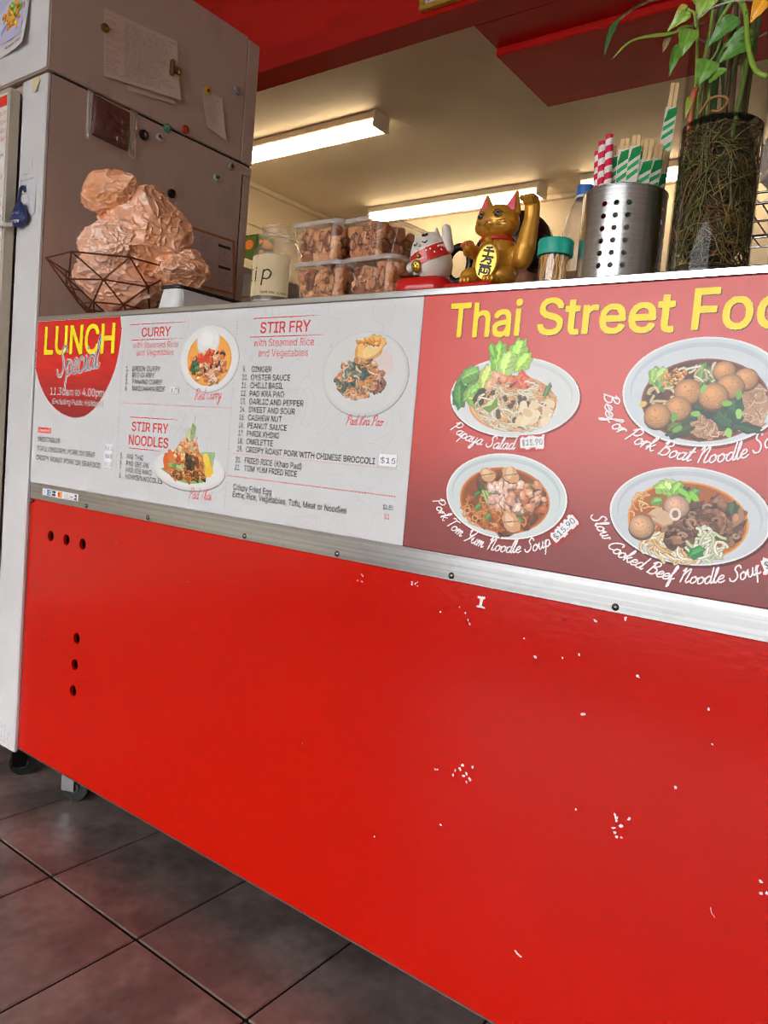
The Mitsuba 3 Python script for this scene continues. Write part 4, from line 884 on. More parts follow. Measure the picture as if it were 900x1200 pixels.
# ---------------------------------------------------------------- wire basket and plastic bags
BC = np.array([-1.707, .104]); mat('copper', .28, '8f5a3e', metallic=1.0)
t = thing('wire_basket', 'geometric copper wire basket full of plastic bags at the left end of the counter', 'basket')
rings = []
for r, z, off in ((.171, 1.348, 0.0), (.131, 1.298, .5), (.092, 1.252, 0.0), (.060, 1.2235, .5)):
    a = math.radians(-118) + (np.arange(8) + off) * np.pi / 4
    rings.append(np.stack([BC[0] + r * np.cos(a), BC[1] + r * np.sin(a), a * 0 + z], 1))
def wire(a, b, r=.0020): return tube([a, b], r, 6)
add(t + '__rim', [wire(rings[0][i], rings[0][(i + 1) % 8], .002) for i in range(8)], 'copper', smooth=40)
for q in (1, 2, 3): add(t + '__ring', [wire(rings[q][i], rings[q][(i + 1) % 8]) for i in range(8)], 'copper', smooth=40)
for q in range(3):
    for i in range(8):
        o = rings[q + 1] if q % 2 == 0 else rings[q + 1]
        n1, n2 = (i, (i - 1) % 8) if q % 2 == 0 else (i, (i + 1) % 8)
        add(t + '__wire', wire(rings[q][i], o[n1]), 'copper', smooth=40); add(t + '__wire', wire(rings[q][i], o[n2]), 'copper', smooth=40)

scene['bag_plastic'] = {'type': 'twosided', 'bsdf': {'type': 'principled', 'base_color': {'type': 'mesh_attribute', 'name': 'vertex_color'}, 'roughness': .27, 'specular': .7, 'clearcoat': .5, 'clearcoat_gloss': .9}}
def crumple(c, r, seed, amp=.35, sub=6, col=('e0a684', 'f0c8ae', 'd2885e'), squash=None):
    m = trimesh.creation.icosphere(subdivisions=sub); v = np.array(m.vertices); s = np.random.RandomState(seed)
    k = 1 + amp * (meshkit.fbm(v * 1.1 + seed, 2) - .5) * 2.2
    # crumpled film: facets cut by random planes, with sharp fold lines between them
    for _ in range(70):
        d = s.normal(size=3); d /= np.linalg.norm(d); h = s.uniform(.66, .97); q = (v * k[:, None]) @ d
        k = np.where(q > h, k * (1 - .9 * (q - h) / np.maximum(q, 1e-6)), k)
    wv = v + .25 * (np.stack([meshkit.fbm(v * 2 + o + seed, 2) for o in (0, 20, 40)], 1) - .5)
    rid = np.abs(meshkit.fbm(wv * 1.7 + seed * 3, 2, seed) - .5); rid2 = np.abs(meshkit.fbm(wv * 4 + seed * 5, 2, seed + 3) - .5)
    f3 = np.abs(meshkit.fbm(wv * 3.2 + seed * 7, 3, seed + 5) - .5); f4 = np.abs(meshkit.fbm(wv * 8 + seed * 2, 2, seed + 8) - .5)
    k = k + .07 * np.exp(-rid * 26) + .035 * np.exp(-rid2 * 22) - .06 * (f3 - .12) - .022 * (f4 - .12)
    m.vertices = v * k[:, None] * r + c
    w = np.clip(meshkit.fbm(v * 2.3 + 9 + seed, 3) * 1.5 - .25, 0, 1)[:, None]; e = np.clip(np.exp(-rid * 30), 0, 1)[:, None] * .6
    colr = lin(col[2]) * (1 - w) + lin(col[0]) * w; colr = colr * (1 - e) + lin(col[1]) * e
    return m, colr
for i, (c_, r, seed, lab) in enumerate([((-1.705, .105, 1.330), (.140, .125, .108), 4, 'crumpled peach plastic bag filling the wire basket, lowest of the pile'),
                                     ((-1.632, .115, 1.428), (.142, .11, .122), 7, 'crumpled peach plastic bag bulging right above the basket, largest of the pile'),
                                     ((-1.680, .050, 1.512), (.122, .072, .062), 12, 'crumpled orange plastic bag sticking out at the top left of the pile'),
                                     ((-1.545, .165, 1.352), (.085, .075, .060), 17, 'small crumpled plastic bag hanging over the right rim of the basket'),
                                     ((-1.672, .035, 1.385), (.105, .06, .075), 23, 'crumpled pale peach plastic bag bulging out above the front rim of the basket')]):
    m, cc = crumple(np.array(c_), np.array(r), seed, .35, 6, [('e6ae8e', 'f6dccb', 'd99468'), ('e4a680', 'f4d4bc', 'd98e5c'), ('e2a076', 'f2caae', 'd98a54'), ('e2a680', 'f2d0b8', 'd8915f'), ('e8b598', 'f8e4d6', 'dd9e76')][i])
    k = key('plastic_bag'); scene[k] = mikit.ply(m, 'bag_plastic', smooth=True, color=cc)
    labels[k] = {'label': lab, 'category': 'plastic bag', 'group': 'peach plastic bags in the wire basket'}

# white plastic caddy with a black lid edge
def loft(polys, zs):
    n = 64; P = []
    for p, z in zip(polys, zs):
        rg = p.exterior; P.append(np.array([[*rg.interpolate(i / n, normalized=True).coords[0], z] for i in range(n)]))
    v = np.vstack(P); k = len(P); i, j = np.meshgrid(range(k - 1), range(n), indexing='ij')
    q = np.stack([i * n + j, i * n + (j + 1) % n, (i + 1) * n + (j + 1) % n, (i + 1) * n + j], -1).reshape(-1, 4)
    return tri((v, q))
def rrect(w, d, r): return sbox(-w / 2 + r, -d / 2 + r, w / 2 - r, d / 2 - r).buffer(r, quad_segs=5)
def orient(p): return p if p.exterior.is_ccw else Polygon(p.exterior.coords[::-1])
t = thing('plastic_caddy', 'low white caddy with a black lid edge between wire basket and tip jar', 'caddy')
tw = T().translate([-1.405, .118, H + .0003])
add(t + '__body', shape(loft([orient(rrect(w, d, .016)) for w, d in ((.002, .002), (.074, .200), (.076, .202), (.065, .186), (.061, .182))], [.0004, .0004, .004, .048, .0485]), 'satin', 'dcdad8', smooth=40), None, at=tw)
for y0, y1 in ((-.083, -.004), (.006, .083)):
    add(t + '__side_panel', shape([tube([(.0372 - .0055 * zz / .044, y, zz) for y, zz in ((y0, .012), (y1, .012), (y1, .042), (y0, .042), (y0, .012))], .0015, 6)], 'satin', 'd2d0cd', smooth=40), None, at=tw)
add(t + '__lid', shape(loft([orient(rrect(w, d, .016)) for w, d in ((.002, .002), (.069, .190), (.071, .192), (.069, .190), (.002, .002))], [.0488, .0488, .052, .0555, .056]), 'satin', '1a1918', smooth=40), None, at=tw, label='black lid')

# ---------------------------------------------------------------- tip jar
t = thing('tip_jar', 'empty glass tip jar with a handwritten paper label left of the snack boxes', 'jar')
JX, JY = -1.118, .062
tw = T().translate([JX, JY, H + .0003])
prof = [(0, .001), (.046, .001), (.0485, .004), (.0485, .098), (.046, .108), (.036, .122), (.0335, .126), (.0335, .130), (.0365, .132), (.0365, .137), (.0335, .139), (.0335, .148), (.0355, .150), (.0355, .154), (.033, .156)]
add(t + '__glass', shape(lathe(prof, 56), 'cloudy_plastic', smooth=40), None, at=tw)
add(t + '__base', shape(lathe([(0, .003), (.044, .003), (.045, .010), (0, .012)], 40), 'rim_plastic', smooth=40), None, at=tw)
a = np.linspace(-2.85, -.28, 34)
v = np.concatenate([np.stack([.0490 * np.cos(a), .0490 * np.sin(a), a * 0 + z], 1) for z in (.016, .094)]); n = len(a); i = np.arange(n - 1)
add(t + '__paper_label', shape((v, np.stack([i, i + 1, i + 1 + n, i + n], 1)), 'matte', 'cbb58f', smooth=True), None, at=tw, label='cream paper label reading tip')
A = Art()
for q in ([(-.034, .075), (-.0335, .052), (-.031, .047), (-.027, .047)], [(-.041, .066), (-.027, .0675)], [(-.0165, .063), (-.0175, .044)], [(-.0163, .0685), (-.0161, .0695)], [(-.002, .064), (-.005, .036)], [(-.0025, .0615), (.004, .0645), (.0095, .059), (.006, .0485), (-.003, .0475)]):
    A.stroke(spline(q, 5), .0027, '3a3029')
A.text('thank you', -.006, .0205, .016, .004, '4a3f35', True); A.text('so much', .020, .0205, .032, .004, '4a3f35', True)
cyl = lambda u, v, h: np.stack([(.0492 + h) * np.sin(u * 1.35 / .0492 + .30), -(.0492 + h) * np.cos(u * 1.35 / .0492 + .30), v], -1)
m, cc = A.mesh(lambda u, v, h: cyl(u, v, np.broadcast_to(h, np.shape(u))), 2e-5)
scene[t + '__writing'] = {**mikit.ply(m, 'matte', smooth=False, color=cc), 'to_world': tw}

# ---------------------------------------------------------------- snack boxes
R = random.Random(44)
def snack_mesh(w0, d0, w1, d1, h, n, seed):
    rs = np.random.RandomState(seed); out = []; ico = trimesh.creation.icosphere(subdivisions=2); cols = []
    for _ in range(n):
        z = rs.uniform(.006, h - .010); f_ = z / h; W, D = w0 + (w1 - w0) * f_ - .024, d0 + (d1 - d0) * f_ - .024
        e = rs.randint(5)
        x, y = (rs.uniform(-W, W) / 2, (-D / 2)) if e < 2 else ((W / 2, rs.uniform(-D, D) / 2) if e == 2 else ((rs.uniform(-W, W) / 2, rs.uniform(-D, D) / 2)))
        if e == 4: z = h - rs.uniform(.008, .022)
        v = np.array(ico.vertices); s = rs.uniform(.0085, .0125)
        k = .75 + .7 * meshkit.fbm(v * 1.8 + rs.uniform(0, 90, 3), 3)
        v = v * k[:, None] * s * rs.uniform(.7, 1.2, 3) + [x, y, z]
        v[:, 2] = np.clip(v[:, 2], .0015, h - .003); lim = .0022; fz = v[:, 2] / h
        v[:, 0] = np.clip(v[:, 0], -(w0 + (w1 - w0) * fz) / 2 + lim, (w0 + (w1 - w0) * fz) / 2 - lim); v[:, 1] = np.clip(v[:, 1], -(d0 + (d1 - d0) * fz) / 2 + lim, (d0 + (d1 - d0) * fz) / 2 - lim)
        out.append(trimesh.Trimesh(v, ico.faces, process=False)); c0 = lin(['b8774a', 'c98d5c', '9c5f34', 'd6a072', '8a522e', 'c08058'][rs.randint(6)])
        cols.append(c0 * (.75 + .5 * meshkit.fbm(v * 160, 2)[:, None]))
    return trimesh.util.concatenate(out), np.vstack(cols)
MARK = {}
def snack_box(x, y, z, rot, label, slabel, seed, wf=1.0, mark='$4.50'):
    w0, d0, w1, d1, h = .102 * wf, .148, .120 * wf, .168, .068
    t = thing('snack_box', label, 'food container', 'clear boxes of fried snacks')
    tw = T().translate([x, y, z]).rotate([0, 0, 1], rot)
    prf = [orient(rrect(w, d, r)) for w, d, r in ((.004, .004, .001), (w0 - .01, d0 - .01, .012), (w0, d0, .014), (w1, d1, .016), (w1 + .006, d1 + .006, .018))]
    add(t + '__tub', shape(loft(prf, [.0006, .0006, .004, h, h + .0005]), 'clear_plastic', smooth=40), None, at=tw)
    lid = loft([orient(rrect(w, d, r)) for w, d, r in ((w1 + .008, d1 + .008, .019), (w1 + .009, d1 + .009, .019), (w1 + .007, d1 + .007, .018), (w1 - .004, d1 - .004, .015))], [h - .002, h + .0025, h + .0062, h + .0065])
    add(t + '__lid_rim', shape(lid, 'rim_plastic', smooth=35), None, at=tw)
    top = loft([orient(rrect(w, d, r)) for w, d, r in ((w1 - .004, d1 - .004, .015), (w1 - .008, d1 - .008, .014), (w1 - .014, d1 - .014, .012), (.004, .004, .001))], [h + .0064, h + .0048, h + .0040, h + .0040])
    add(t + '__lid', shape(top, 'clear_plastic', smooth=35), None, at=tw)
    A = Art(); Rr = random.Random(seed)
    z0, z1 = .016, .050
    for q in script(mark, [(-.040 * wf, z0 + .004), (0, z0 + .002), (.040 * wf, z0 + .003)], .15, 1.12)[0]: A.stroke(q, .0013, '43243f')
    for _ in range(3):
        q0 = Rr.uniform(-.04, .03); A.stroke(spline([(q0, z0 + Rr.uniform(0, .03)), (q0 + .012, z0 + Rr.uniform(0, .035)), (q0 + .02, z0 + Rr.uniform(0, .03))], 5), .0006, '5a3a58')
    fy = lambda v: -(d0 + (d1 - d0) * (v / h)) / 2
    m, cc = A.mesh(lambda u, v, hh: np.stack([u, fy(v) - .0006 - np.broadcast_to(hh, np.shape(u)), v], -1), 2e-5)
    scene[t + '__marker_price'] = {**mikit.ply(m, 'print', smooth=False, color=cc), 'to_world': tw}; labels[t + '__marker_price'] = {'label': 'price written in dark purple marker'}
    m, cc = snack_mesh(w0, d0, w1, d1, h, 130, seed)
    k = key('fried_snacks'); scene[k] = {**mikit.ply(m, 'matte', smooth=True, color=cc), 'to_world': tw}; labels[k] = {'label': slabel, 'category': 'snacks', 'kind': 'stuff'}
Z2 = H + .0752
snack_box(-.985, .115, H + .0003, 2, 'clear lidded snack box marked $4.50, lower left of the stacked four', 'brown fried snacks in the lower left clear box', 1)
snack_box(-.862, .117, H + .0003, -3, 'clear lidded snack box marked $4.50, lower right of four beside the white cat', 'brown fried snacks in the lower right clear box', 2)
snack_box(-1.000, .118, Z2, 0, 'clear lidded snack box with a marker price, upper left of the stacked four', 'brown fried snacks in the upper left clear box', 3)
snack_box(-.889, .130, Z2, -5, 'clear lidded snack box with a marker price, upper right and topmost of four', 'brown fried snacks in the upper right clear box', 4, .84)

# ---------------------------------------------------------------- white lucky cat
t = thing('white_lucky_cat', 'small white waving cat figurine with red bib on a red solar base', 'figurine')
W0 = np.array([-.756, .064, H])
tw = T().translate(W0.tolist()).rotate([0, 0, 1], 4)
bp = orient(rrect(.098, .078, .024))
add(t + '__base', shape(loft([orient(rrect(w, d, r)) for w, d, r in ((.001, .001, .0003), (.088, .068, .022), (.098, .078, .026), (.100, .080, .027), (.096, .076, .025), (.084, .064, .02), (.001, .001, .0003))], [.0003, .0003, .005, .016, .027, .032, .0325]), 'gloss', 'c01a16', smooth=45), None, at=tw, label='rounded red base')
add(t + '__solar_panel', shape(box(-.034, .002, -.035, -.016, .0318, .0338, .001), 'gloss', '1c1412'), None, at=tw)
tc = T().translate([W0[0] + .008, W0[1] + .010, H + .0315]).scale(1.04).rotate([0, 0, 1], 8).rotate([0, 1, 0], -12).rotate([1, 0, 0], 10)
egg = lathe([(0, 0), (.020, .001), (.030, .008), (.0345, .022), (.0345, .036), (.0315, .052), (.0255, .066), (.016, .076), (.007, .0795), (0, .080)], 48)
add(t + '__body', shape(egg, 'satin', 'cfc6b9', smooth=60), None, at=tc)
for s, cx in ((-1, -.017), (1, .015)):
    add(t + '__ear', shape(trimesh.convex.convex_hull(np.vstack([ball((cx, .002, .068), .0075, 2).vertices, ball((cx + s * .003, .003, .083), .0015, 1).vertices])), 'satin', 'cfc6b9', smooth=50), None, at=tc)
def on_egg(u, v, h):
    pz = np.array([0, .008, .022, .036, .052, .066, .076, .080]); pr = np.array([.02, .030, .0345, .0345, .0315, .0255, .016, 0]); r = np.interp(v, pz, pr) + .0007 + np.broadcast_to(h, np.shape(u))
    return np.stack([r * np.sin(u), -r * np.cos(u), v], -1)
A = Art(); aa = np.linspace(-1.5, 1.6, 26)
A.line(np.stack([aa, .040 + .006 * aa], 1), .021, 'c42a22'); A.line(np.stack([aa, .0505 + .006 * aa], 1), .0016, 'e6d9cf'); A.line(np.stack([aa, .0285 + .006 * aa], 1), .0016, 'b81f18')
for q in (-1.1, -.8, .25, .62, 1.0, .45, .85): A.ell(q, .041 + .006 * q + (.004 if int(q * 100) % 2 else -.003), .05, .0018, 'efe6de', 12)
m, cc = A.mesh(on_egg, 2e-5); scene[t + '__bib'] = {**mikit.ply(m, 'gloss', smooth=False, color=cc), 'to_world': tc}; labels[t + '__bib'] = {'label': 'red bib with white dots'}
A = Art()
for c_ in (-.42, .22): A.stroke(spline([(c_ - .16, .0625), (c_, .0595), (c_ + .16, .0625)], 5), .0016 if False else .0022, '2f2622')
A.stroke(spline([(-.16, .0565), (-.08, .0553), (0, .0565)], 4), .0014, '5a3a32')
A.ell(.25, .0735, .28, .0035, '2b2624', 18); A.ell(-.08, .0585, .05, .0012, 'c8796c', 10)
m, cc = A.mesh(on_egg, 2e-5); scene[t + '__face'] = {**mikit.ply(m, 'gloss', smooth=False, color=cc), 'to_world': tc}
add(t + '__medal', shape(ball((-.012, -.0355, .026), (.0085, .004, .0105), 3), 'metalvc', 'c8a03a', smooth=True), None, at=tc, label='gold medal with a flower')
add(t + '__medal__flower', shape([ball((-.012 + .0032 * math.cos(q), -.0395, .026 + .0036 * math.sin(q)), (.0016, .0008, .0018), 1) for q in np.arange(5) * 1.2566], 'gloss', '4a3526', smooth=True), None, at=tc)
add(t + '__bell', shape(ball((-.006, -.0345, .0405), .004, 2), 'metalvc', 'd2a93c', smooth=True), None, at=tc)
add(t + '__paw', shape(ball((-.0275, -.022, .028), (.008, .008, .009), 2), 'satin', 'd2c9bc', smooth=True), None, at=tc)
add(t + '__waving_arm', shape(tri(bone((.033, .002, .046), (.036, -.002, .076), .0085, .0078)), 'satin', 'd2c9bc', smooth=60), None, at=tc)

# ---------------------------------------------------------------- gold lucky cat
t = thing('gold_lucky_cat', 'gold beckoning cat figurine with raised left paw on a red base', 'figurine')
G0 = np.array([-.634, .074, H]); GS = 1.08; tw = T().translate(G0.tolist()).rotate([0, 0, 1], -2).scale(GS)
mat('gold_paint', .36, 'c98f30', metallic=.5, spec=.6)
gp = lambda m, nm, mt='gold_paint', col=None, sm=True, **kw: add(t + '__' + nm, shape(m, mt, col, smooth=sm), None, at=tw, **kw)
gp(box(-.052, .030, -.058, .030, .0004, .0105, .003), 'base', 'gloss', 'c01a14', False, label='flat red base')
body = fuse([msph((0, .004, .044), (.0375, .033, .034)), msph((0, .004, .066), (.030, .027, .030)), msph((0, .003, .084), (.021, .020, .018)),
             msph((0, -.002, .1085), (.0345, .028, .0265)), msph((-.018, -.010, .101), (.014, .014, .012)), msph((.018, -.010, .101), (.014, .014, .012)), msph((0, -.022, .102), (.011, .010, .0085)),
             m3.Manifold.batch_hull([msph((-.0205, .002, .123), (.0148, .008, .008)), msph((-.0255, .003, .152), .0024)]), m3.Manifold.batch_hull([msph((.0205, .002, .123), (.0148, .008, .008)), msph((.0255, .003, .152), .0024)]),
             msph((-.026, -.016, .026), (.018, .024, .016)), msph((.026, -.016, .026), (.018, .024, .016)), msph((-.021, -.036, .0175), (.013, .012, .008)), msph((.019, -.036, .0175), (.013, .012, .008)),
             bone((-.030, -.008, .066), (-.026, -.033, .064), .0105, .009), msph((.034, .002, .056), (.013, .015, .018))], .0035, 8)
gp(body, 'body', label='gold body and head')
for s in (-1, 1):
    gp(trimesh.convex.convex_hull(np.vstack([ball((s * .0215, -.0072, .1255), (.0098, .0022, .005), 1).vertices, ball((s * .0252, -.0012, .1475), .0014, 1).vertices])), 'inner_ear', 'satin', 'd9616a', 45)
    gp(ball((s * .0140, -.0272, .1128), (.0062, .0022, .0048), 3), 'eye_rim', 'satin', '6a5524'); gp(ball((s * .0140, -.0288, .1132), (.0044, .0016, .0038), 3), 'eye', 'gloss', '16110e'); gp(ball((s * .0140 - .001, -.0303, .1145), (.0011, .0005, .0010), 2), 'eye__highlight', 'gloss', 'e9e4da')
    gp(tube(spline([(s * .0065, -.0285, .1145), (s * .0135, -.0292, .1198), (s * .0215, -.0235, .1155)]), .0007, 6), 'eyelid', 'gloss', '5a2f1c')
    for dz in (0, .0045, -.0045): gp(tube([(s * .013, -.0292, .1015 + dz * .5), (s * .026, -.0215, .1025 + dz)], .00045, 5), 'whisker', 'gloss', '6a4512')
gp(ball((0, -.0318, .1055), (.0035, .002, .0025), 2), 'nose', 'satin', 'd07a5c')
gp([tube(spline([(0, -.0325, .1033), (-.003, -.0325, .0988), (-.008, -.0312, .0985)]), .0006, 5), tube(spline([(0, -.0325, .1033), (.003, -.0325, .0988), (.008, -.0312, .0985)]), .0006, 5)], 'mouth', 'satin', '6a3a16')
gp(tube([(.0238 * math.cos(a), .002 + .0228 * math.sin(a), .0840 + .0015 * math.sin(a)) for a in np.linspace(0, 2 * np.pi, 33)], .0030, 8, False), 'collar', 'gloss', 'b3241a')
gp([ball((0, -.0238, .0775), .0062, 3), tube([(.0064 * math.cos(a), -.0238 + .0064 * math.sin(a), .0772) for a in np.linspace(0, 2 * np.pi, 21)], .0009, 6, False)], 'bell')
# oval gold coin with black characters
ck = T().translate((G0 + [.016, -.052, .0430]).tolist()).rotate([0, 0, 1], 8).rotate([0, 1, 0], 14).rotate([1, 0, 0], 10).scale(1.06)
coin = lathe([(0, -.003), (.018, -.003), (.0195, -.001), (.0195, .002), (.018, .003), (.0165, .0022), (0, .0022)], 44); v = np.array(coin.vertices); coin.vertices = np.stack([v[:, 0] * .92, -v[:, 2], v[:, 1] * 1.42], 1)
add(t + '__coin', shape(coin, 'metalvc', 'd8ad4c', smooth=40), None, at=ck, label='oval gold coin with black characters')
A = Art()
for a in np.arange(0, 2 * np.pi, .14): A.line([(.0145 * math.cos(a), .0225 * math.sin(a)), (.0165 * math.cos(a), .0255 * math.sin(a))], .0007, '8a5a20')
for q, w in (([(-.004, .019), (.004, .0205)], .0022), ([(-.0075, .0145), (.0075, .0155)], .0024), ([(0, .0198), (0, .0082)], .0022),
             ([(-.0075, .0065), (.0085, .0072)], .0024), ([(-.0005, .0068), (-.003, .0015), (-.0075, -.002)], .0022), ([(-.001, .0030), (.0065, .0034), (.0055, -.0025), (.0025, -.0015)], .0022),
             ([(-.0085, -.0062), (.0085, -.0056)], .0022), ([(-.007, -.0092), (-.007, -.0202)], .0022), ([(-.007, -.0092), (.0075, -.0088), (.0075, -.0195), (.005, -.0190)], .0022), ([(0, -.0060), (0, -.0160)], .002), ([(-.0042, -.0120), (-.0042, -.0160), (.0045, -.0158), (.0045, -.0118)], .0018)):
    A.stroke(spline(q, 4), w * 1.35, '1d1512')
m, cc = A.mesh(lambda u, v, h: np.stack([u, -.0024 - np.broadcast_to(h, np.shape(u)), v], -1), 2e-5)
scene[t + '__coin__characters'] = {**mikit.ply(m, 'satin', smooth=False, color=cc), 'to_world': ck}
gp(fuse([bone((-.028, -.030, .0635), (-.0205, -.0425, .0665), .0095, .0085)] + [msph((-.0275 + .0047 * i, -.0485, .0665 + .002 * (i in (1, 2))), (.0028, .004, .0045)) for i in range(4)], .002, 3), 'holding_paw')
for i in range(4):
    gp(ball((-.0275 + .0047 * i, -.0525, .0655 + .002 * (i in (1, 2))), (.0017, .0012, .0024), 2), 'claw', 'satin', 'c9482e')
for s in (-1, 1):
    for i in range(3): gp(ball((s * .020 + (i - 1) * .0065, -.0465, .0165), (.0034, .003, .0052), 2), 'toe')
arm = fuse([bone((.049, -.004, .052), (.053, -.006, .066), .0150, .0152), bone((.053, -.006, .066), (.059, -.006, .108), .0152, .0110), bone((.059, -.006, .108), (.0595, -.008, .124), .0110, .0110), msph((.0595, -.014, .1305), (.0118, .0115, .0085))] + [msph((.0505 + .0058 * i, -.0240, .1320), (.0032, .0045, .0042)) for i in range(4)], .003, 6)
gp(arm, 'raised_arm', label='raised gold arm with a folded paw')
for i in range(4): gp(ball((.0505 + .0058 * i, -.0285, .1315), (.0016, .0012, .0022), 2), 'raised_arm__claw', 'satin', 'a8742a')

# ---------------------------------------------------------------- toothpick jar
t = thing('toothpick_jar', 'small clear toothpick jar with a teal green cap right of the gold cat', 'jar')
tp = T().translate([-.520, .055, H + .0003])
add(t + '__jar', shape(lathe([(0, .0006), (.0225, .0006), (.0235, .002), (.0235, .052), (.0225, .0535)], 40), 'clear_plastic', smooth=40), None, at=tp)
add(t + '__cap', shape(lathe([(.0245, .050), (.0262, .050), (.0268, .052), (.0268, .071), (.0255, .0735), (.016, .0745), (0, .0745)], 44), 'satin', '0f9a83', smooth=35), None, at=tp, label='teal green cap')
rs = np.random.RandomState(5); tk = []
for _ in range(130):
    a, r = rs.uniform(0, 6.28), .0205 * math.sqrt(rs.uniform(.35, 1)); b, q = a + rs.normal(0, .5), .0205 * math.sqrt(rs.uniform(.4, 1))
    tk.append(tube([(r * math.cos(a), r * math.sin(a), .0015), (q * math.cos(b), q * math.sin(b), .0495)], .001, 5))
k = key('toothpicks'); scene[k] = {**shape(tk, 'matte', 'cfa566', smooth=40), 'to_world': tp}; labels[k] = {'label': 'wooden toothpicks inside the teal capped jar', 'category': 'toothpicks', 'kind': 'stuff'}

# water bottle and wooden box behind
t = thing('water_bottle', 'clear plastic water bottle with a blue cap behind the steel holder', 'bottle')
tp = T().translate([-.570, .255, H + .0003])
add(t + '__bottle', shape(lathe([(0, .001), (.030, .001), (.033, .005), (.033, .13), (.032, .145), (.026, .175), (.017, .2), (.0135, .205), (.0135, .2215)], 44), 'cloudy_plastic', smooth=40), None, at=tp)
add(t + '__cap', shape(lathe([(.0135, .2085), (.0155, .2085), (.0158, .21), (.0158, .2235), (.0148, .2255), (0, .2262)], 36), 'satin', '2f62a8', smooth=35), None, at=tp, label='blue cap')
add(t + '__cap_band', shape(lathe([(.0142, .2035), (.0162, .2035), (.0162, .2078), (.0142, .2078)], 36), 'satin', 'c9c9cc', smooth=35), None, at=tp)
t = thing('wooden_box', 'low wooden box behind the toothpick jar and bottle', 'box')
add(t + '__tray', [box(-.580, -.505, .155, .163, H + .0005, H + .055, .001), box(-.580, -.505, .215, .223, H + .0005, H + .055, .001), box(-.580, -.573, .1635, .2145, H + .0005, H + .055, .001), box(-.512, -.505, .1635, .2145, H + .0005, H + .055, .001), box(-.5728, -.5122, .1635, .2145, H + .0005, H + .006)], 'satin', '8a5f33')
# ---------------------------------------------------------------- perforated steel holder with straws and chopsticks
t = thing('utensil_holder', 'perforated stainless steel cylinder holding straws and chopsticks', 'utensil holder')
HX, HY, HR, HH = -.4265, .072, .0590, .1310
cell, nz = 2 * math.pi * HR / 44, 6
hz0 = .020; hs = .0170
# the wall as one strip of plate with round holes, rolled up: three columns of holes, then a plain stretch
cols_on = [i for i in range(44) if (i % 11) in (0, 2, 4) ]
uu = []
plate = sbox(0, 0, 2 * math.pi * HR, HH)
hole_list = [((i + .5) * cell, hz0 + hs * j) for i in cols_on for j in range(6)]
from shapely.ops import unary_union
plate = plate.difference(unary_union([Point(*q).buffer(.0038, quad_segs=4) for q in hole_list]))
strips = []
for i in range(88):
    g = plate.intersection(sbox(i * cell / 2, 0, (i + 1) * cell / 2, HH))
    for q in getattr(g, 'geoms', [g]):
        if q.area > 1e-9: strips.append(flatpoly(q))
n, V, F = 0, [], []
for v, f_ in strips: V.append(v); F.append(f_ + n); n += len(v)
V, F = np.vstack(V), np.vstack(F); a = V[:, 0] / HR + math.radians(-100)
cylp = lambda r: np.stack([HX + r * np.cos(a), HY + r * np.sin(a), H + .0004 + V[:, 1]], 1)
def brushed(p, n, uv):
    k = noise(p.x * 4.0, p.y * 4.0, p.z * 900.0)
    return mix(L('b4b2b0'), L('cfcecc'), k)
mat('brushed_steel', .24, mikit.proc(brushed), metallic=1.0)
nrm = np.stack([np.cos(a), np.sin(a), a * 0], 1)
def rolled(r, sgn):
    m = trimesh.Trimesh(cylp(r), F if sgn > 0 else F[:, ::-1], process=False)
    path = meshkit.write_ply(m, False, None, None, normals=nrm * sgn)
    return {'type': 'ply', 'filename': path, 'face_normals': False, 'bsdf': {'type': 'ref', 'id': 'brushed_steel'}}
scene[t + '__wall'] = rolled(HR, 1); scene[t + '__inner_wall'] = rolled(HR - .0009, -1)
add(t + '__bottom', shape(lathe([(0, .0006), (HR - .001, .0006), (HR - .001, .0016), (0, .0016)], 48), 'brushed_steel'), None, at=T().translate([HX, HY, H + .0004]))
add(t + '__rolled_rim', shape(tube([(HX + (HR - .0004) * math.cos(q), HY + (HR - .0004) * math.sin(q), H + HH + .0004) for q in np.linspace(0, 2 * np.pi, 49)], .0013, 8, False), 'brushed_steel', smooth=True), None)
def rod(p0, p1, r, sides=12):
    return tube([p0, p1], r, sides)
def straw_mesh(p0, p1, r):
    p = np.linspace(p0, p1, 60); m = tube(p, r, 20, False); v = np.array(m.vertices)
    k = np.repeat(np.linspace(0, 1, 60), 20); ang = np.tile(np.arange(20) / 20, 60)
    return m, k, ang
scene['straw_stripe'] = {'type': 'twosided', 'bsdf': {'type': 'principled', 'base_color': {'type': 'mesh_attribute', 'name': 'vertex_color'}, 'roughness': .6, 'specular': .3}}
def striped(p0, p1, r, c1, c2, turns):
    # stripes as separate bands of faces, sharp edged
    p0, p1 = np.array(p0, float), np.array(p1, float); d = p1 - p0; L = np.linalg.norm(d); d /= L
    a_ = np.cross(d, [.3, .9, .1]); a_ /= np.linalg.norm(a_); b_ = np.cross(d, a_); V, F, C = [], [], []
    ns = 16; nb = turns * 2
    for s in range(ns):
        for b in range(-2, nb + 2):
            z = [(b + s / ns) / nb, (b + (s + 1) / ns) / nb, (b + 1 + (s + 1) / ns) / nb, (b + 1 + s / ns) / nb]
            z = np.clip(z, 0, 1); g = [s, s + 1, s + 1, s]
            if max(z) - min(z) < 1e-6: continue
            k = len(V)
            for zz, gg in zip(z, g):
                q = gg * 2 * np.pi / ns; V.append(p0 + d * zz * L + r * (math.cos(q) * a_ + math.sin(q) * b_)); C.append(lin(c1 if b % 2 else c2))
            F += [(k, k + 1, k + 2), (k, k + 2, k + 3)]
    return (np.array(V), np.array(F)), np.array(C)
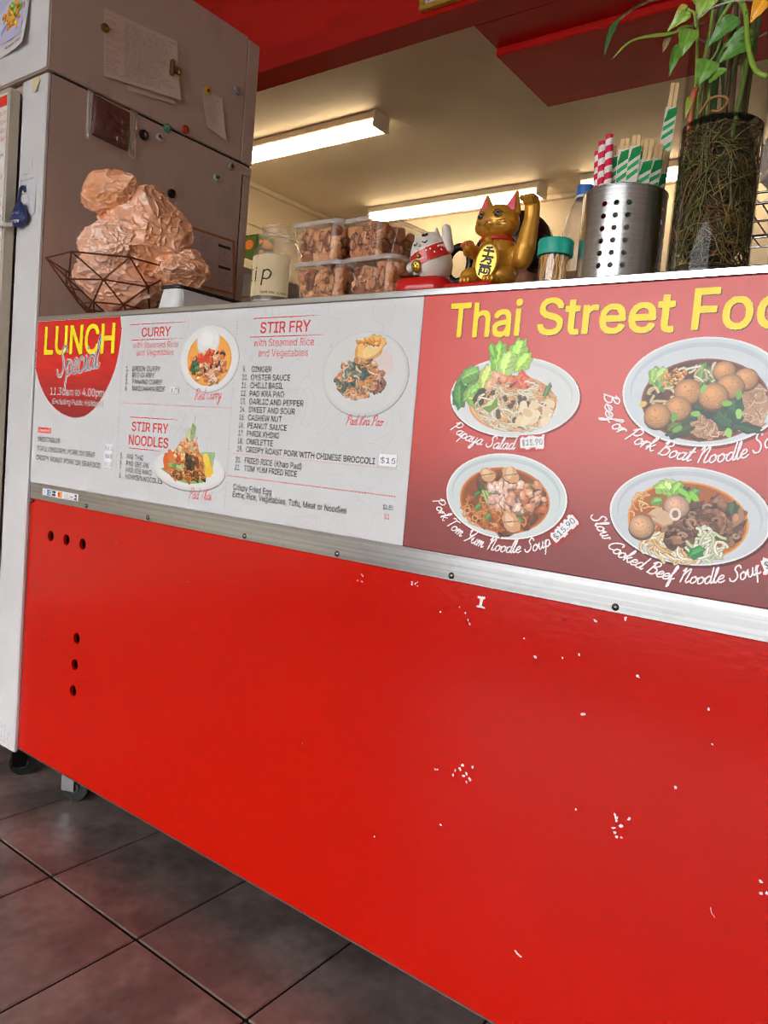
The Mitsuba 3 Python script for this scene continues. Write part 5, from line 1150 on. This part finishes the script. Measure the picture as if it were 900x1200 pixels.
for i, (x, y, x1, y1, z1) in enumerate([(-.4540, .060, -.4640, .046, .2030), (-.446, .050, -.4540, .034, .2110), (-.435, .046, -.4420, .028, .2160), (-.456, .072, -.4700, .062, .1990), (-.448, .066, -.4560, .052, .2090)]):
    m, cc = striped((x, y, H + .006), (x1, y1, H + z1 - .010), .0054, 'cf2548', 'e4dcd6', 11)
    k = key('paper_straw'); scene[k] = mikit.ply(tri(m), 'straw_stripe', smooth=False, color=cc)
    labels[k] = {'label': 'red and white striped paper straw in the steel holder, ' + ['second from the left', 'third from the left', 'nearest the chopsticks', 'leftmost of them', 'behind the middle ones'][i], 'category': 'straw', 'group': 'striped straws in the steel holder'}
def chopsticks(x, y, x1, y1, z1, rot, open_top, sleeve_top, label, group=True):
    c_ = thing('chopsticks', label, 'chopsticks', 'sleeved chopsticks in the steel holder' if group else None)
    p0, p1 = np.array([x, y, H + .004]), np.array([x1, y1, H + z1]); u = np.array([math.cos(rot), math.sin(rot), 0]); d = (p1 - p0) / np.linalg.norm(p1 - p0); u = u - d * (u @ d); u /= np.linalg.norm(u); w = np.cross(d, u)
    L = np.linalg.norm(p1 - p0)
    def bar(off, l0, l1, wd, th, tip=1.0):
        v = []
        for l, k_ in ((l0, tip), (l1, 1.0)):
            for a_, b_ in ((-1, -1), (1, -1), (1, 1), (-1, 1)): v.append(p0 + d * l + u * (off + a_ * wd / 2 * k_) + w * b_ * th / 2 * k_)
        return trimesh.convex.convex_hull(np.array(v))
    for o in (-.0031, .0031): add(c_ + '__stick', bar(o, .002, L, .0054, .0046, .7), 'matte', 'd9b684')
    l1 = L - sleeve_top; wd, th = .0160, .0056
    add(c_ + '__paper_sleeve', bar(0, .001, l1, wd, th), 'matte', 'cfc9bd')
    A = Art()
    for i in range(3):
        A.fan([(-wd / 2 + .001, l1 - .046 + .012 * i), (wd / 2 - .001, l1 - .036 + .012 * i), (wd / 2 - .001, l1 - .030 + .012 * i), (-wd / 2 + .001, l1 - .040 + .012 * i)], '2f9a55')
    A.fan([(-wd / 2 + .0012, l1 - .022), (wd / 2, l1 - .012), (wd / 2, l1 - .0002), (-wd / 2 + .004, l1 - .004)], '17803f')
    for i in range(4): A.fan([(-wd / 2 + .001, l1 - .100 + .012 * i), (wd / 2 - .001, l1 - .090 + .012 * i), (wd / 2 - .001, l1 - .084 + .012 * i), (-wd / 2 + .001, l1 - .094 + .012 * i)], '3da565')
    s = 1 if (np.cross(u, d) @ np.array([.5, -.85, 0])) > 0 else -1
    nn = np.cross(u, d) * s
    place = lambda a_, b_, h: p0 + nn * (th / 2 + .0003) + np.multiply.outer(a_, u) + np.multiply.outer(b_, d) + np.multiply.outer(np.broadcast_to(h, np.shape(a_)), nn)
    addart(c_ + '__green_print', A, place, 'matte', step=4e-5)
    addart(c_ + '__green_print', A, lambda a_, b_, h: 2 * (p0 + np.multiply.outer(b_, d) + np.multiply.outer(a_, u)) - place(a_, b_, h), 'matte', step=4e-5)
R = random.Random(2)
SPOT = [(-.437, .046, .208, .1), (-.424, .040, .212, .3), (-.409, .040, .214, .15), (-.396, .048, .210, .5), (-.386, .058, .206, .9), (-.381, .072, .200, 1.3), (-.440, .076, .216, .0), (-.426, .070, .218, .2), (-.411, .072, .220, -.2), (-.398, .084, .214, .6), (-.417, .096, .216, .1), (-.435, .098, .212, .4)]
WHERE = ['front row, nearest the straws', 'front row, second from the straws', 'front row, middle one', 'front row, fourth from the straws', 'front row, near the vase', 'front row, right beside the vase', 'second row, next to the straws', 'second row, left of middle', 'second row, right of middle', 'second row, beside the vase', 'back row, in the middle', 'back row, behind the straws']
for x, y, z1, rot in SPOT:
    k_ = 1.10; x1, y1 = HX + (x - HX) * k_ + .002, HY + (y - HY) * k_
    chopsticks(HX + (x - HX) * .75, HY + (y - HY) * .75, x1, y1, z1 - .012, rot, True, R.choice([.014, .020, .028, .034]), 'green sleeved wooden chopsticks in the steel holder, ' + WHERE[SPOT.index((x, y, z1, rot))])
chopsticks(-.392, .088, -.3800, .0960, .292, .3, True, .034, 'pair of wooden chopsticks in a green sleeve sticking up tallest beside the glass vase', False)

# ---------------------------------------------------------------- glass vase, water, roots
VX, VY, VR = -.3030, .0770, .0530; VT, WT = 1.5640, 1.4280
t = thing('glass_vase', 'tall clear glass cylinder vase full of roots and water on the counter', 'vase')
vz = H + .0003
add(t + '__glass', shape(lathe([(.001, .0008), (VR - .002, .0008), (VR, .003), (VR, VT - vz), (VR - .0012, VT - vz + .0012)], 72), 'vase_sheet', smooth=40), None, at=T().translate([VX, VY, vz]))
add(t + '__thick_base', shape(lathe([(0, .0016), (VR - .004, .0016), (VR - .0018, .004), (VR - .0018, .010), (VR - .004, .0125), (0, .0115)], 56), 'vase_glass', smooth=40), None, at=T().translate([VX, VY, vz]))
k = key('vase_water'); scene[k] = shape(lathe([(0, .0135), (VR - .004, .0135), (VR - .0022, .016), (VR - .0022, WT - vz), (0, WT - vz)], 72), 'water_body', smooth=40); scene[k]['to_world'] = T().translate([VX, VY, vz])
labels[k] = {'label': 'dark water filling the lower part of the glass vase', 'category': 'water', 'kind': 'stuff'}
rs = np.random.RandomState(77)
core = trimesh.creation.icosphere(subdivisions=5); v = np.array(core.vertices); k_ = .80 + .40 * meshkit.fbm(v * 3 + 5, 4)
zz = np.sign(v[:, 2]) * np.abs(v[:, 2]) ** 1.4; rr = np.sqrt(np.maximum(1 - v[:, 2] ** 2, 1e-6)); fat = np.maximum(1e-3, 1 - np.abs(zz) ** 5) ** .5 / rr
core.vertices = np.stack([v[:, 0] * fat * k_ * .0415, v[:, 1] * fat * k_ * .0415, zz * .094], 1) + [VX, VY, 1.338]
cw = np.clip(meshkit.fbm(v * 4 + 2, 3) * 1.6 - .3, 0, 1)[:, None]
k = key('root_ball'); scene[k] = mikit.ply(core, 'matte', smooth=True, color=lin('1d140c') * (1 - cw) + lin('4a3a1c') * cw)
labels[k] = {'label': 'dark matted root clump in the middle of the vase', 'category': 'roots', 'kind': 'stuff'}
rt, rc = [], []
for i in range(330):
    a, z = rs.uniform(0, 6.28), 1.245 + .162 * rs.uniform() ** 1.25; p = []; da, dz = rs.normal(0, .32), rs.normal(-.001, .009); r = rs.uniform(.042, .0482)
    if i % 4: a = math.radians(rs.uniform(-150, 10))
    for s in range(9):
        p.append((VX + r * math.cos(a), VY + r * math.sin(a), z)); a += da * .55; z += dz; da += rs.normal(0, .16); dz += rs.normal(0, .0035); r = np.clip(r + rs.normal(0, .0022), .040, .0486); z = np.clip(z, 1.238, 1.420)
    m = tube(spline(p, 3), np.linspace(.0009, .0004, 25) * rs.uniform(.6, 1.5), 5); rt.append(m)
    rc.append(np.tile(lin(['6d6a2c', '8a8440', '5a4a1e', '7c5a28', '9a6a34', '4c4a1c', '74702f', 'a08c50', '8c4f2a'][rs.randint(9)]), (len(m.vertices), 1)) * .72)
k = key('vase_roots'); scene[k] = mikit.ply(tri(rt), 'satin', smooth=True, color=np.vstack(rc)); labels[k] = {'label': 'tangled olive and brown roots in the water of the vase', 'category': 'roots', 'kind': 'stuff'}

add(t + '__rim', shape(tube([(VX + (VR - .0006) * math.cos(q), VY + (VR - .0006) * math.sin(q), VT + .0014) for q in np.linspace(0, 2 * np.pi, 61)], .0013, 8, False), 'rim_plastic', smooth=True), None)
# plants
scene['leaf_green'] = {'type': 'twosided', 'bsdf': {'type': 'principled', 'base_color': {'type': 'mesh_attribute', 'name': 'vertex_color'}, 'roughness': .3, 'specular': .5}}
def leaf(pts, w, col, heart=True, up=(.35, -.75, .3), fold=.25, col2=None):
    p = spline(pts, 10 if len(pts) > 2 else 1)
    if len(p) < 10:
        tt = np.linspace(0, 1, 16)[:, None]; p = np.asarray(pts[0]) * (1 - tt) + np.asarray(pts[-1]) * tt; p = p + np.array(up) * (np.sin(tt * np.pi) * .12 * np.linalg.norm(np.subtract(pts[-1], pts[0])))
    n = len(p); s = np.linspace(0, 1, n); tg = np.gradient(p, axis=0); tg /= np.linalg.norm(tg, axis=1, keepdims=True)
    sd = np.cross(tg, np.array(up) / np.linalg.norm(up)); sd /= np.linalg.norm(sd, axis=1, keepdims=True); nr = np.cross(sd, tg)
    prof = (np.sin(np.pi * s ** .62) ** .8 * (1 - .25 * s)) if heart else np.minimum(1, np.sin(np.pi * np.clip(s * .92 + .06, 0, 1)) * 1.2)
    prof = np.maximum(prof, .02); V, C = [], []
    for j, q in enumerate(np.linspace(-1, 1, 9)):
        V.append(p + sd * (q * prof * w / 2)[:, None] + nr * ((abs(q) ** 1.4) * prof * w / 2 * fold)[:, None] + nr * (.03 * w * np.sin(s * 20 + 3 * q) * abs(q))[:, None])
        c0 = lin(col) * [1.35, 1.25, 1.0] * (1.25 if j == 4 else 1 - .12 * ((j % 2)))
        cc = np.tile(c0, (n, 1))
        if col2: cc = np.where(((np.sin(s * 9 + q * 4) > .35) & (abs(q) > .2))[:, None], lin(col2), cc)
        C.append(cc)
    V = np.vstack(V); i, j = np.meshgrid(range(8), range(n - 1), indexing='ij')
    return tri((V, np.stack([i * n + j, (i + 1) * n + j, (i + 1) * n + j + 1, i * n + j + 1], -1).reshape(-1, 4))), np.vstack(C)
def addleaf(t, name, *a, **k_):
    m, c_ = leaf(*a, **k_); k = key(t + '__' + name); scene[k] = mikit.ply(m, 'leaf_green', smooth=True, color=c_)
    return k
t = thing('vine_plant', 'green trailing vine with heart shaped leaves growing out of the glass vase', 'plant')
LV = [((-.346, .030, 1.547), (-.352, .026, 1.511), .027, '5f8a34', None), ((-.353, .045, 1.576), (-.380, .040, 1.557), .020, '6f9a3c', 'b9c87a'), ((-.364, .050, 1.541), (-.373, .045, 1.498), .016, '4c7a2e', None),
      ((-.335, .070, 1.612), (-.350, .064, 1.573), .032, '7fa447', 'a9bf62'), ((-.364, .060, 1.597), (-.378, .055, 1.582), .011, '9a9a4a', None), ((-.292, .050, 1.557), (-.326, .046, 1.526), .026, '4f8240', None),
      ((-.270, .046, 1.522), (-.309, .044, 1.500), .030, '4a7c34', None), ((-.272, .048, 1.534), (-.304, .046, 1.520), .022, '56883c', None), ((-.317, .036, 1.503), (-.328, .033, 1.472), .032, '5d8c3a', None), ((-.318, .038, 1.478), (-.294, .036, 1.486), .020, '5f9038', None),
      ((-.340, .045, 1.466), (-.344, .043, 1.436), .010, '8a9a3c', None), ((-.322, .085, 1.600), (-.300, .100, 1.640), .034, '5d8a38', None), ((-.345, .09, 1.60), (-.372, .10, 1.635), .030, '6a9640', None), ((-.275, .09, 1.60), (-.240, .10, 1.628), .036, '548034', None), ((-.250, .06, 1.50), (-.222, .05, 1.470), .030, '5a8a36', None)]
for a, b, w, c1, c2 in LV: addleaf(t, 'leaf', [a, b], w, c1, col2=c2)
k = addleaf(t, 'leaf', [(-.257, .040, 1.570), (-.273, .036, 1.538)], .024, 'd99a2c'); labels[k] = {'label': 'yellow orange leaf'}
for i, (p, r, c_) in enumerate([([(-.299, .05, 1.60), (-.294, .042, 1.58), (-.280, .034, 1.554), (-.271, .032, 1.508), (-.258, .028, 1.474), (-.243, .028, 1.462)], .0034, '7f9c34'), ([(-.331, .07, 1.611), (-.331, .068, 1.559), (-.330, .066, 1.511), (-.327, .066, 1.40)], .0022, '7a9438'),
                               ([(-.307, .08, 1.604), (-.326, .075, 1.565), (-.335, .07, 1.527), (-.336, .07, 1.40)], .0026, '86a04a'), ([(-.362, .06, 1.591), (-.347, .058, 1.569), (-.338, .056, 1.474), (-.337, .058, 1.39)], .0022, '8a9c3c'),
                               ([(-.30, .06, 1.55), (-.318, .056, 1.49), (-.322, .06, 1.40)], .0022, '6d8a34'), ([(-.28, .08, 1.58), (-.30, .085, 1.5), (-.305, .085, 1.40)], .003, '6a7a34'), ([(-.34, .035, 1.55), (-.346, .045, 1.567), (-.350, .05, 1.578)], .0016, '8aa04a'), ([(-.318, .038, 1.502), (-.313, .048, 1.52), (-.31, .055, 1.55)], .0015, '8aa04a')]):
    add(t + '__stem', tube(spline(p, 5), r, 8), 'leaf_green', c_, smooth=True)
add(t + '__stem', tube(spline([(-.336, .052, 1.476), (-.337, .046, 1.466), (-.339, .05, 1.44), (-.336, .058, 1.40)], 5), .0042, 8), 'satin', 'b9603c', smooth=True, label='coral coloured stem')
add(t + '__root', tube(spline([(-.325, .040, 1.437), (-.312, .036, 1.452), (-.298, .036, 1.453), (-.289, .036, 1.446), (-.297, .034, 1.434), (-.308, .034, 1.436)], 6), .0019, 7), 'satin', '9a6a30', smooth=True, label='brown curled root loop')
R = random.Random(61)
for i in range(12):
    a, r = R.uniform(0, 6.28), R.uniform(.012, .036); a2 = a + R.uniform(-.5, .5)
    add(t + '__stem', tube(spline([(VX + r * math.cos(a), VY + r * math.sin(a), 1.385), (VX + r * 1.1 * math.cos((a + a2) / 2), VY + r * 1.1 * math.sin((a + a2) / 2), 1.47), (VX + r * math.cos(a2), VY + r * math.sin(a2), R.uniform(1.53, 1.60))], 5), R.uniform(.0016, .0034), 7), 'leaf_green', R.choice(['5a6a2c', '6f7f38', '4c3c20', '5c4a26', '7a8a40', '3f4a20']), smooth=True)
t = thing('lucky_bamboo', 'lucky bamboo with long narrow leaves arching left from the vase', 'plant')
addleaf(t, 'leaf', [(-.330, .075, 1.612), (-.361, .07, 1.622), (-.379, .07, 1.616), (-.422, .068, 1.620), (-.459, .066, 1.606), (-.471, .065, 1.588), (-.478, .064, 1.560)], .018, '2f5228', heart=False, up=(.2, -.5, .8))
addleaf(t, 'leaf', [(-.340, .066, 1.570), (-.366, .06, 1.566), (-.382, .06, 1.562), (-.432, .058, 1.566), (-.463, .057, 1.547)], .015, '6a8c34', heart=False, up=(.2, -.6, .7))
addleaf(t, 'leaf', [(-.378, .062, 1.562), (-.386, .06, 1.555), (-.390, .06, 1.541)], .008, '7a6a48', heart=False)
addleaf(t, 'leaf', [(-.30, .09, 1.60), (-.27, .10, 1.65), (-.22, .10, 1.67)], .016, '41703a', heart=False, up=(.2, -.5, .8))
add(t + '__cane', tube(spline([(-.301, .088, 1.38), (-.302, .089, 1.47), (-.305, .09, 1.575), (-.301, .09, 1.66)], 5), .0075, 12), 'satin', '8a6f56', smooth=True)
for p in ([(-.318, .084, 1.38), (-.322, .086, 1.5), (-.326, .088, 1.62)], [(-.285, .10, 1.38), (-.284, .104, 1.5), (-.280, .105, 1.64)], [(-.31, .105, 1.38), (-.315, .108, 1.5), (-.345, .105, 1.615)]):
    add(t + '__cane', tube(spline(p, 5), .0046, 10), 'satin', '4c6a34', smooth=True)

# ---------------------------------------------------------------- person working behind the counter
t = thing('person', 'dark haired person bending forward behind the counter, half hidden by the gold cat', 'person')
mat('skin', .5, 'b07a5c', spec=.4); mat('hair', .38, '100c0b', spec=.5); mat('shirt', .85, '1c1b1e', spec=.2); mat('trousers', .85, '24262d', spec=.2)
PX, PY = -.905, .70
J = lambda x, y, z: np.array([PX + x, PY + y, z])
hd = J(-.005, -.045, 1.428)
FD = np.array([-.05, -.90, -.26]); FD /= np.linalg.norm(FD); RT = np.cross(FD, [0, 0, 1]); RT /= np.linalg.norm(RT); UPH = np.cross(RT, FD)   # face, right of the picture, crown
hp = lambda r, u, d: hd + RT * r + UPH * u + FD * d
parts = [msph(hp(0, .03, -.012), (.074, .090, .080)), msph(hp(0, -.045, .022), (.056, .060, .058)), msph(hp(0, -.088, .046), (.028, .026, .022)),
         m3.Manifold.batch_hull([msph(hp(0, .0, .078), .008), msph(hp(0, -.035, .100), .011), msph(hp(0, -.038, .078), .018)]),
         bone(hp(0, -.05, -.03), J(0, .05, 1.30), .050, .054)]
for s in (-1, 1): parts.append(msph(hp(s * .074, -.012, -.008), (.012, .022, .028)))
parts += [bone(J(0, .05, 1.30), J(0, .09, 1.10), .075, .105), bone(J(-.13, .06, 1.255), J(.13, .06, 1.255), .058, .058), bone(J(-.08, .10, 1.02), J(.08, .10, 1.02), .098, .098), bone(J(-.08, .11, .86), J(.08, .11, .86), .105, .105),
          bone(J(0, .09, 1.12), J(0, .11, .86), .115, .12)]
for s in (-1, 1):
    sh, el, wr = J(s * .165, .05, 1.235), J(s * .185, .03, .985), J(s * .150, -.03, .80)
    parts += [bone(sh, el, .048, .037), bone(el, wr, .036, .025), bone(J(s * .085, .11, .84), J(s * .095, .08, .46), .080, .052), bone(J(s * .095, .08, .46), J(s * .10, .12, .085), .051, .036),
              bone(J(s * .10, .13, .045), J(s * .11, -.03, .028), .036, .027)]
    pm = wr + np.array([-s * .012, -.035, -.055])
    parts.append(m3.Manifold.batch_hull([msph(wr, .022, 12), msph(pm + [.022, 0, 0], .012, 12), msph(pm + [-.022, 0, 0], .012, 12), msph(pm + [0, -.006, 0], .014, 12)]))
    for i, ln in enumerate((.055, .066, .062, .048)):
        b0 = pm + [-.0255 + .017 * i, -.002, -.004]; b1 = b0 + np.array([0, -.014, -.55 * ln]); b2 = b1 + np.array([0, .006, -.45 * ln])
        parts += [bone(b0, b1, .0085, .008, 10), bone(b1, b2, .008, .0065, 10)]
    th = wr + np.array([-s * .02, -.02, -.025]); parts += [bone(th, th + [-s * .022, -.016, -.024], .0105, .009, 10), bone(th + [-s * .022, -.016, -.024], th + [-s * .026, -.022, -.048], .009, .0075, 10)]
pb = fuse(parts, .012, 8)
add(t + '__body', pb, 'skin', smooth=True)
def shirtpart(ps, e=.014): return fuse(ps, e, 8)
add(t + '__shirt', shirtpart([bone(J(-.135, .06, 1.255), J(.135, .06, 1.255), .068, .068), bone(J(0, .055, 1.27), J(0, .09, 1.10), .088, .118), bone(J(-.085, .10, 1.02), J(.085, .10, 1.02), .108, .108), bone(J(-.085, .11, .88), J(.085, .11, .88), .117, .117), bone(J(0, .09, 1.12), J(0, .11, .88), .126, .13)] +
    [bone(J(s * .165, .05, 1.235), J(s * .180, .036, 1.06), .059, .053) for s in (-1, 1)]), 'shirt', smooth=True)
add(t + '__trousers', shirtpart([bone(J(-.085, .11, .85), J(.085, .11, .85), .113, .113)] + [bone(J(s * .085, .11, .84), J(s * .095, .08, .46), .092, .064) for s in (-1, 1)] + [bone(J(s * .095, .08, .46), J(s * .10, .12, .10), .063, .052) for s in (-1, 1)]), 'trousers', smooth=True)
for s in (-1, 1): add(t + '__shoe', fuse([bone(J(s * .10, .135, .046), J(s * .11, -.035, .036), .046, .036)], .012, 4), 'satin', '17171a', smooth=True)
hair = fuse([msph(hp(0, .048, -.020), (.086, .094, .084)), msph(hp(0, .01, -.058), (.078, .088, .060)), msph(hp(.0, -.03, -.075), (.060, .070, .045)), msph(hp(.058, .035, .010), (.034, .060, .050)), msph(hp(-.058, .035, .010), (.034, .060, .050))], .006, 6)
cut = m3.Manifold.batch_hull([msph(hp(x, y, .12), .02, 10) for x in (-.045, .045) for y in (-.14, .032)] + [msph(hp(x, y, .045), .012, 10) for x in (-.048, .048) for y in (-.12, .026)])
hm = m3.Manifold(m3.Mesh(np.asarray(hair.vertices, np.float32), np.asarray(hair.faces, np.uint32))) - cut
add(t + '__hair', tri(hm), 'hair', smooth=50)
for s in (-1, 1):
    add(t + '__eye', ball(hp(s * .031, -.004, .064), (.012, .009, .009), 2), 'gloss', 'd8d2cc', smooth=True); add(t + '__pupil', ball(hp(s * .031, -.006, .0715), .0052, 2), 'gloss', '140d0a', smooth=True)
    add(t + '__eyebrow', tube(spline([hp(s * .013, .014, .075), hp(s * .032, .021, .072), hp(s * .050, .014, .060)]), .0034, 6), 'hair', smooth=True)
add(t + '__mouth', tube(spline([hp(-.020, -.064, .078), hp(0, -.062, .084), hp(.020, -.064, .078)]), .0045, 7), 'satin', '8f4a40', smooth=True)

# black pot with loop handle seen between the two cats
t = thing('black_pot', 'black cooking pot with an olive lid and loop handle between the two cats', 'cooking pot')
KX, KY = -1.245, .73
mat('pot_black', .35, '121110')
bz = .96
add(t + '__body', shape(lathe([(0, 0), (.066, 0), (.072, .006), (.072, .30), (.075, .304), (.070, .306), (0, .306)], 44), 'pot_black', smooth=35), None, at=T().translate([KX, KY, bz]))
add(t + '__lid', shape(lathe([(.074, .307), (.077, .310), (.060, .335), (.035, .350), (.012, .352), (.012, .372), (.02, .384), (0, .388)], 40), 'satin', '6d5a34', smooth=35), None, at=T().translate([KX, KY, bz]))
hc = np.array([KX + .172, KY - .075, 1.450])
add(t + '__handle', tube([hc + [.034 * math.cos(a), 0, .044 * math.sin(a)] for a in np.linspace(0, 2 * np.pi, 29)], .0095, 10, False), 'pot_black', smooth=True)
add(t + '__bracket', tube([hc + [-.012, .002, -.036], (KX + .05, KY - .075, bz + .27)], .008, 8), 'pot_black')
# steel work bench the pot stands on
t = thing('work_bench', 'stainless steel kitchen bench behind the counter', 'bench')
add(t + '__top', box(-1.85, -1.165, .61, .86, .925, .9595, .003), 'steel')
for x in (-1.82, -1.195):
    for y in (.64, .83): add(t + '__leg', box(x - .018, x + .018, y - .018, y + .018, .0, .9245), 'steel')

# ---------------------------------------------------------------- kitchen shelf on the left wall
t = thing('wall_shelf', 'white wall shelf in the kitchen seen between the refrigerator and the tip jar', 'shelf')
add(t + '__board', box(-3.838, -3.56, 1.55, 3.0, 2.0, 2.055, .003), 'white_trim')
for y in (1.7, 2.3, 2.9): add(t + '__bracket', box(-3.838, -3.62, y, y + .02, 1.86, 1.9995, .002), 'white_trim')
k = thing('yellow_bottle', 'yellow bottle with a white top on the kitchen wall shelf', 'bottle')
tp = T().translate([-3.66, 2.205, 2.0555])
add(k + '__body', shape(lathe([(0, 0), (.032, 0), (.035, .004), (.035, .16), (.028, .18), (0, .18)], 28), 'satin', 'e0c21e', smooth=35), None, at=tp)
add(k + '__neck', shape(lathe([(.027, .1805), (.027, .26), (.018, .285), (.018, .33), (0, .332)], 28), 'satin', 'd8d0c0', smooth=35), None, at=tp)
k = thing('food_box', 'printed food box with orange and green pictures on the kitchen shelf', 'box')
add(k + '__carton', box(-3.82, -3.66, 2.36, 2.50, 2.0555, 2.262, .003), 'satin', '2f4a26')
A, R = Art(), random.Random(15)
A.blob(R, 2.43, 2.215, .055, .030, 'd9853a', .15, 16, 0); A.blob(R, 2.43, 2.222, .045, .018, 'eba55c', .15, 14, 0); A.blob(R, 2.40, 2.14, .03, .028, 'c9923c', .2, 14); A.blob(R, 2.46, 2.15, .022, .03, '241c14', .2, 12); A.rect(2.362, 2.245, 2.498, 2.26, '3f7a30')
addart(k + '__pictures', A, lambda u, v, h: np.stack([-3.6598 + np.broadcast_to(h, np.shape(u)), u, v], -1), step=4e-5)
A = Art()
A.rect(-3.80, 2.06, -3.68, 2.25, '4a6a30'); A.ell(-3.74, 2.2, .04, .03, 'd9853a', 18)
addart(k + '__pictures', A, plane((0, 2.3598, 0), (1, 0, 0), (0, 0, 1), (0, -1, 0)), step=4e-5)
m = lathe([(.018, -.06), (.043, -.06), (.043, .06), (.018, .06), (.018, -.06)], 32); m.apply_transform(trimesh.transformations.rotation_matrix(math.pi / 2, [0, 1, 0])); m.apply_translation([-3.615, 2.40, 2.0985])
add('paper_roll', m, 'matte', 'd6cfc2', smooth=35, label='white paper roll lying in front of the food box on the kitchen shelf', cat='roll')
# dark cupboard opening under the shelf
t = thing('dark_crate', 'black crate under the kitchen wall shelf left of the tip jar', 'crate')
add(t + '__back', box(-3.838, -3.82, 1.72, 2.88, 1.45, 1.855), 'dark_inside'); add(t + '__floor', box(-3.8195, -3.58, 1.72, 2.88, 1.43, 1.4495), 'dark_inside')
for y in (1.72, 2.86): add(t + '__end', box(-3.8195, -3.58, y, y + .018, 1.45, 1.855), 'dark_inside')
t = thing('kitchen_bench', 'wooden topped bench along the kitchen wall under the black crate', 'bench')
add(t + '__top', box(-3.838, -3.40, 1.60, 3.2, 1.38, 1.4295, .003), 'satin', '7a5a38')
for y in (1.66, 3.14): add(t + '__leg', box(-3.46, -3.42, y - .02, y + .02, 0, 1.3795), 'satin', '6a4c30')
add('kitchen_tongs', [tube([(-3.52, 2.05, 1.435), (-3.48, 2.34, 1.49)], .008, 8), tube([(-3.50, 2.06, 1.437), (-3.45, 2.33, 1.46)], .008, 8)], 'metalvc', '9a9489', smooth=True, label='metal tongs lying on the bench under the kitchen shelf', cat='tongs')

# ---------------------------------------------------------------- chrome wire rack and white sack at the right
t = thing('wire_rack', 'chrome wire shelf rack behind the glass vase at the right photo edge', 'rack')
mat('chrome', .18, 'a8a4a0', metallic=1.0)
RX0, RX1, RY0, RY1 = -.62, .50, 1.25, 1.66
for zs in (1.715, 1.30, .55):
    add(t + '__shelf_frame', [tube([(RX0, RY0, zs + o), (RX1, RY0, zs + o), (RX1, RY1, zs + o), (RX0, RY1, zs + o), (RX0, RY0, zs + o)], .0035, 8) for o in (0, .030)] + [tube([(RX0, RY0 + (RY1 - RY0) * i / 3, zs - .004), (RX1, RY0 + (RY1 - RY0) * i / 3, zs - .004)], .003, 6) for i in range(1, 3)], 'chrome', smooth=45)
    add(t + '__shelf_zigzag', [tube([(RX0 + .04 * i, RY0, zs + (0 if i % 2 else .03)), (RX0 + .04 * (i + 1), RY0, zs + (.03 if i % 2 else 0))], .0022, 6) for i in range(28)], 'chrome', smooth=45)
    for i in range(1, 28): add(t + '__shelf_wire', tube([(RX0 + .04 * i, RY0, zs + .002), (RX0 + .04 * i, RY1, zs + .002)], .0022, 6), 'chrome', smooth=45)
for x in (RX0, RX1):
    for y in (RY0, RY1): add(t + '__post', tube([(x, y, .0), (x, y, 2.05)], .0125, 12), 'chrome', smooth=45)
m, cc = crumple(np.array([-.40, 1.46, 1.90]), np.array([.20, .17, .175]), 31, .25, 5, ('d6cfc8', 'e6e2dc', 'c6beb6'))
k = key('white_sack'); scene[k] = mikit.ply(m, 'bag_plastic', smooth=True, color=cc); labels[k] = {'label': 'white plastic sack on top of the chrome wire rack', 'category': 'sack'}
add('cardboard_box', [box(-.56, .30, 1.30, 1.62, 1.338, 1.46, .004)], 'matte', 'b08a58', label='cardboard box on the lower shelf of the wire rack', cat='box')

# ---------------------------------------------------------------- framed certificate on the red beam
t = thing('picture_frame', 'gold framed print hanging on the red wall at the top of the photo', 'picture frame')
x0, x1, z0, z1 = -1.478, -1.06, 2.316, 2.62
mat('gold_frame', .3, 'bf963f', metallic=.2)
for q in (box(x0, x1, .928, .9495, z0, z0 + .016, .003), box(x0, x1, .928, .9495, z1 - .016, z1, .003), box(x0, x0 + .016, .928, .9495, z0 + .0162, z1 - .0162, .003), box(x1 - .016, x1, .928, .9495, z0 + .0162, z1 - .0162, .003)):
    add(t + '__moulding', q, 'gold_frame')
add(t + '__paper', box(x0 + .016, x1 - .016, .938, .9485, z0 + .016, z1 - .016), 'print', 'cdbfc0')
A, R = Art(), random.Random(4)
for i in range(9):
    A.text(['licence notice', 'opening hours', 'thank you all', 'please enjoy'][i % 4], x0 + .05, z0 + .032 + .028 * i, x1 - .05, .012, 'b0566a')
addart(t + '__lettering', A, plane((0, .9378, 0), (1, 0, 0), (0, 0, 1), (0, -1, 0)), step=4e-5)
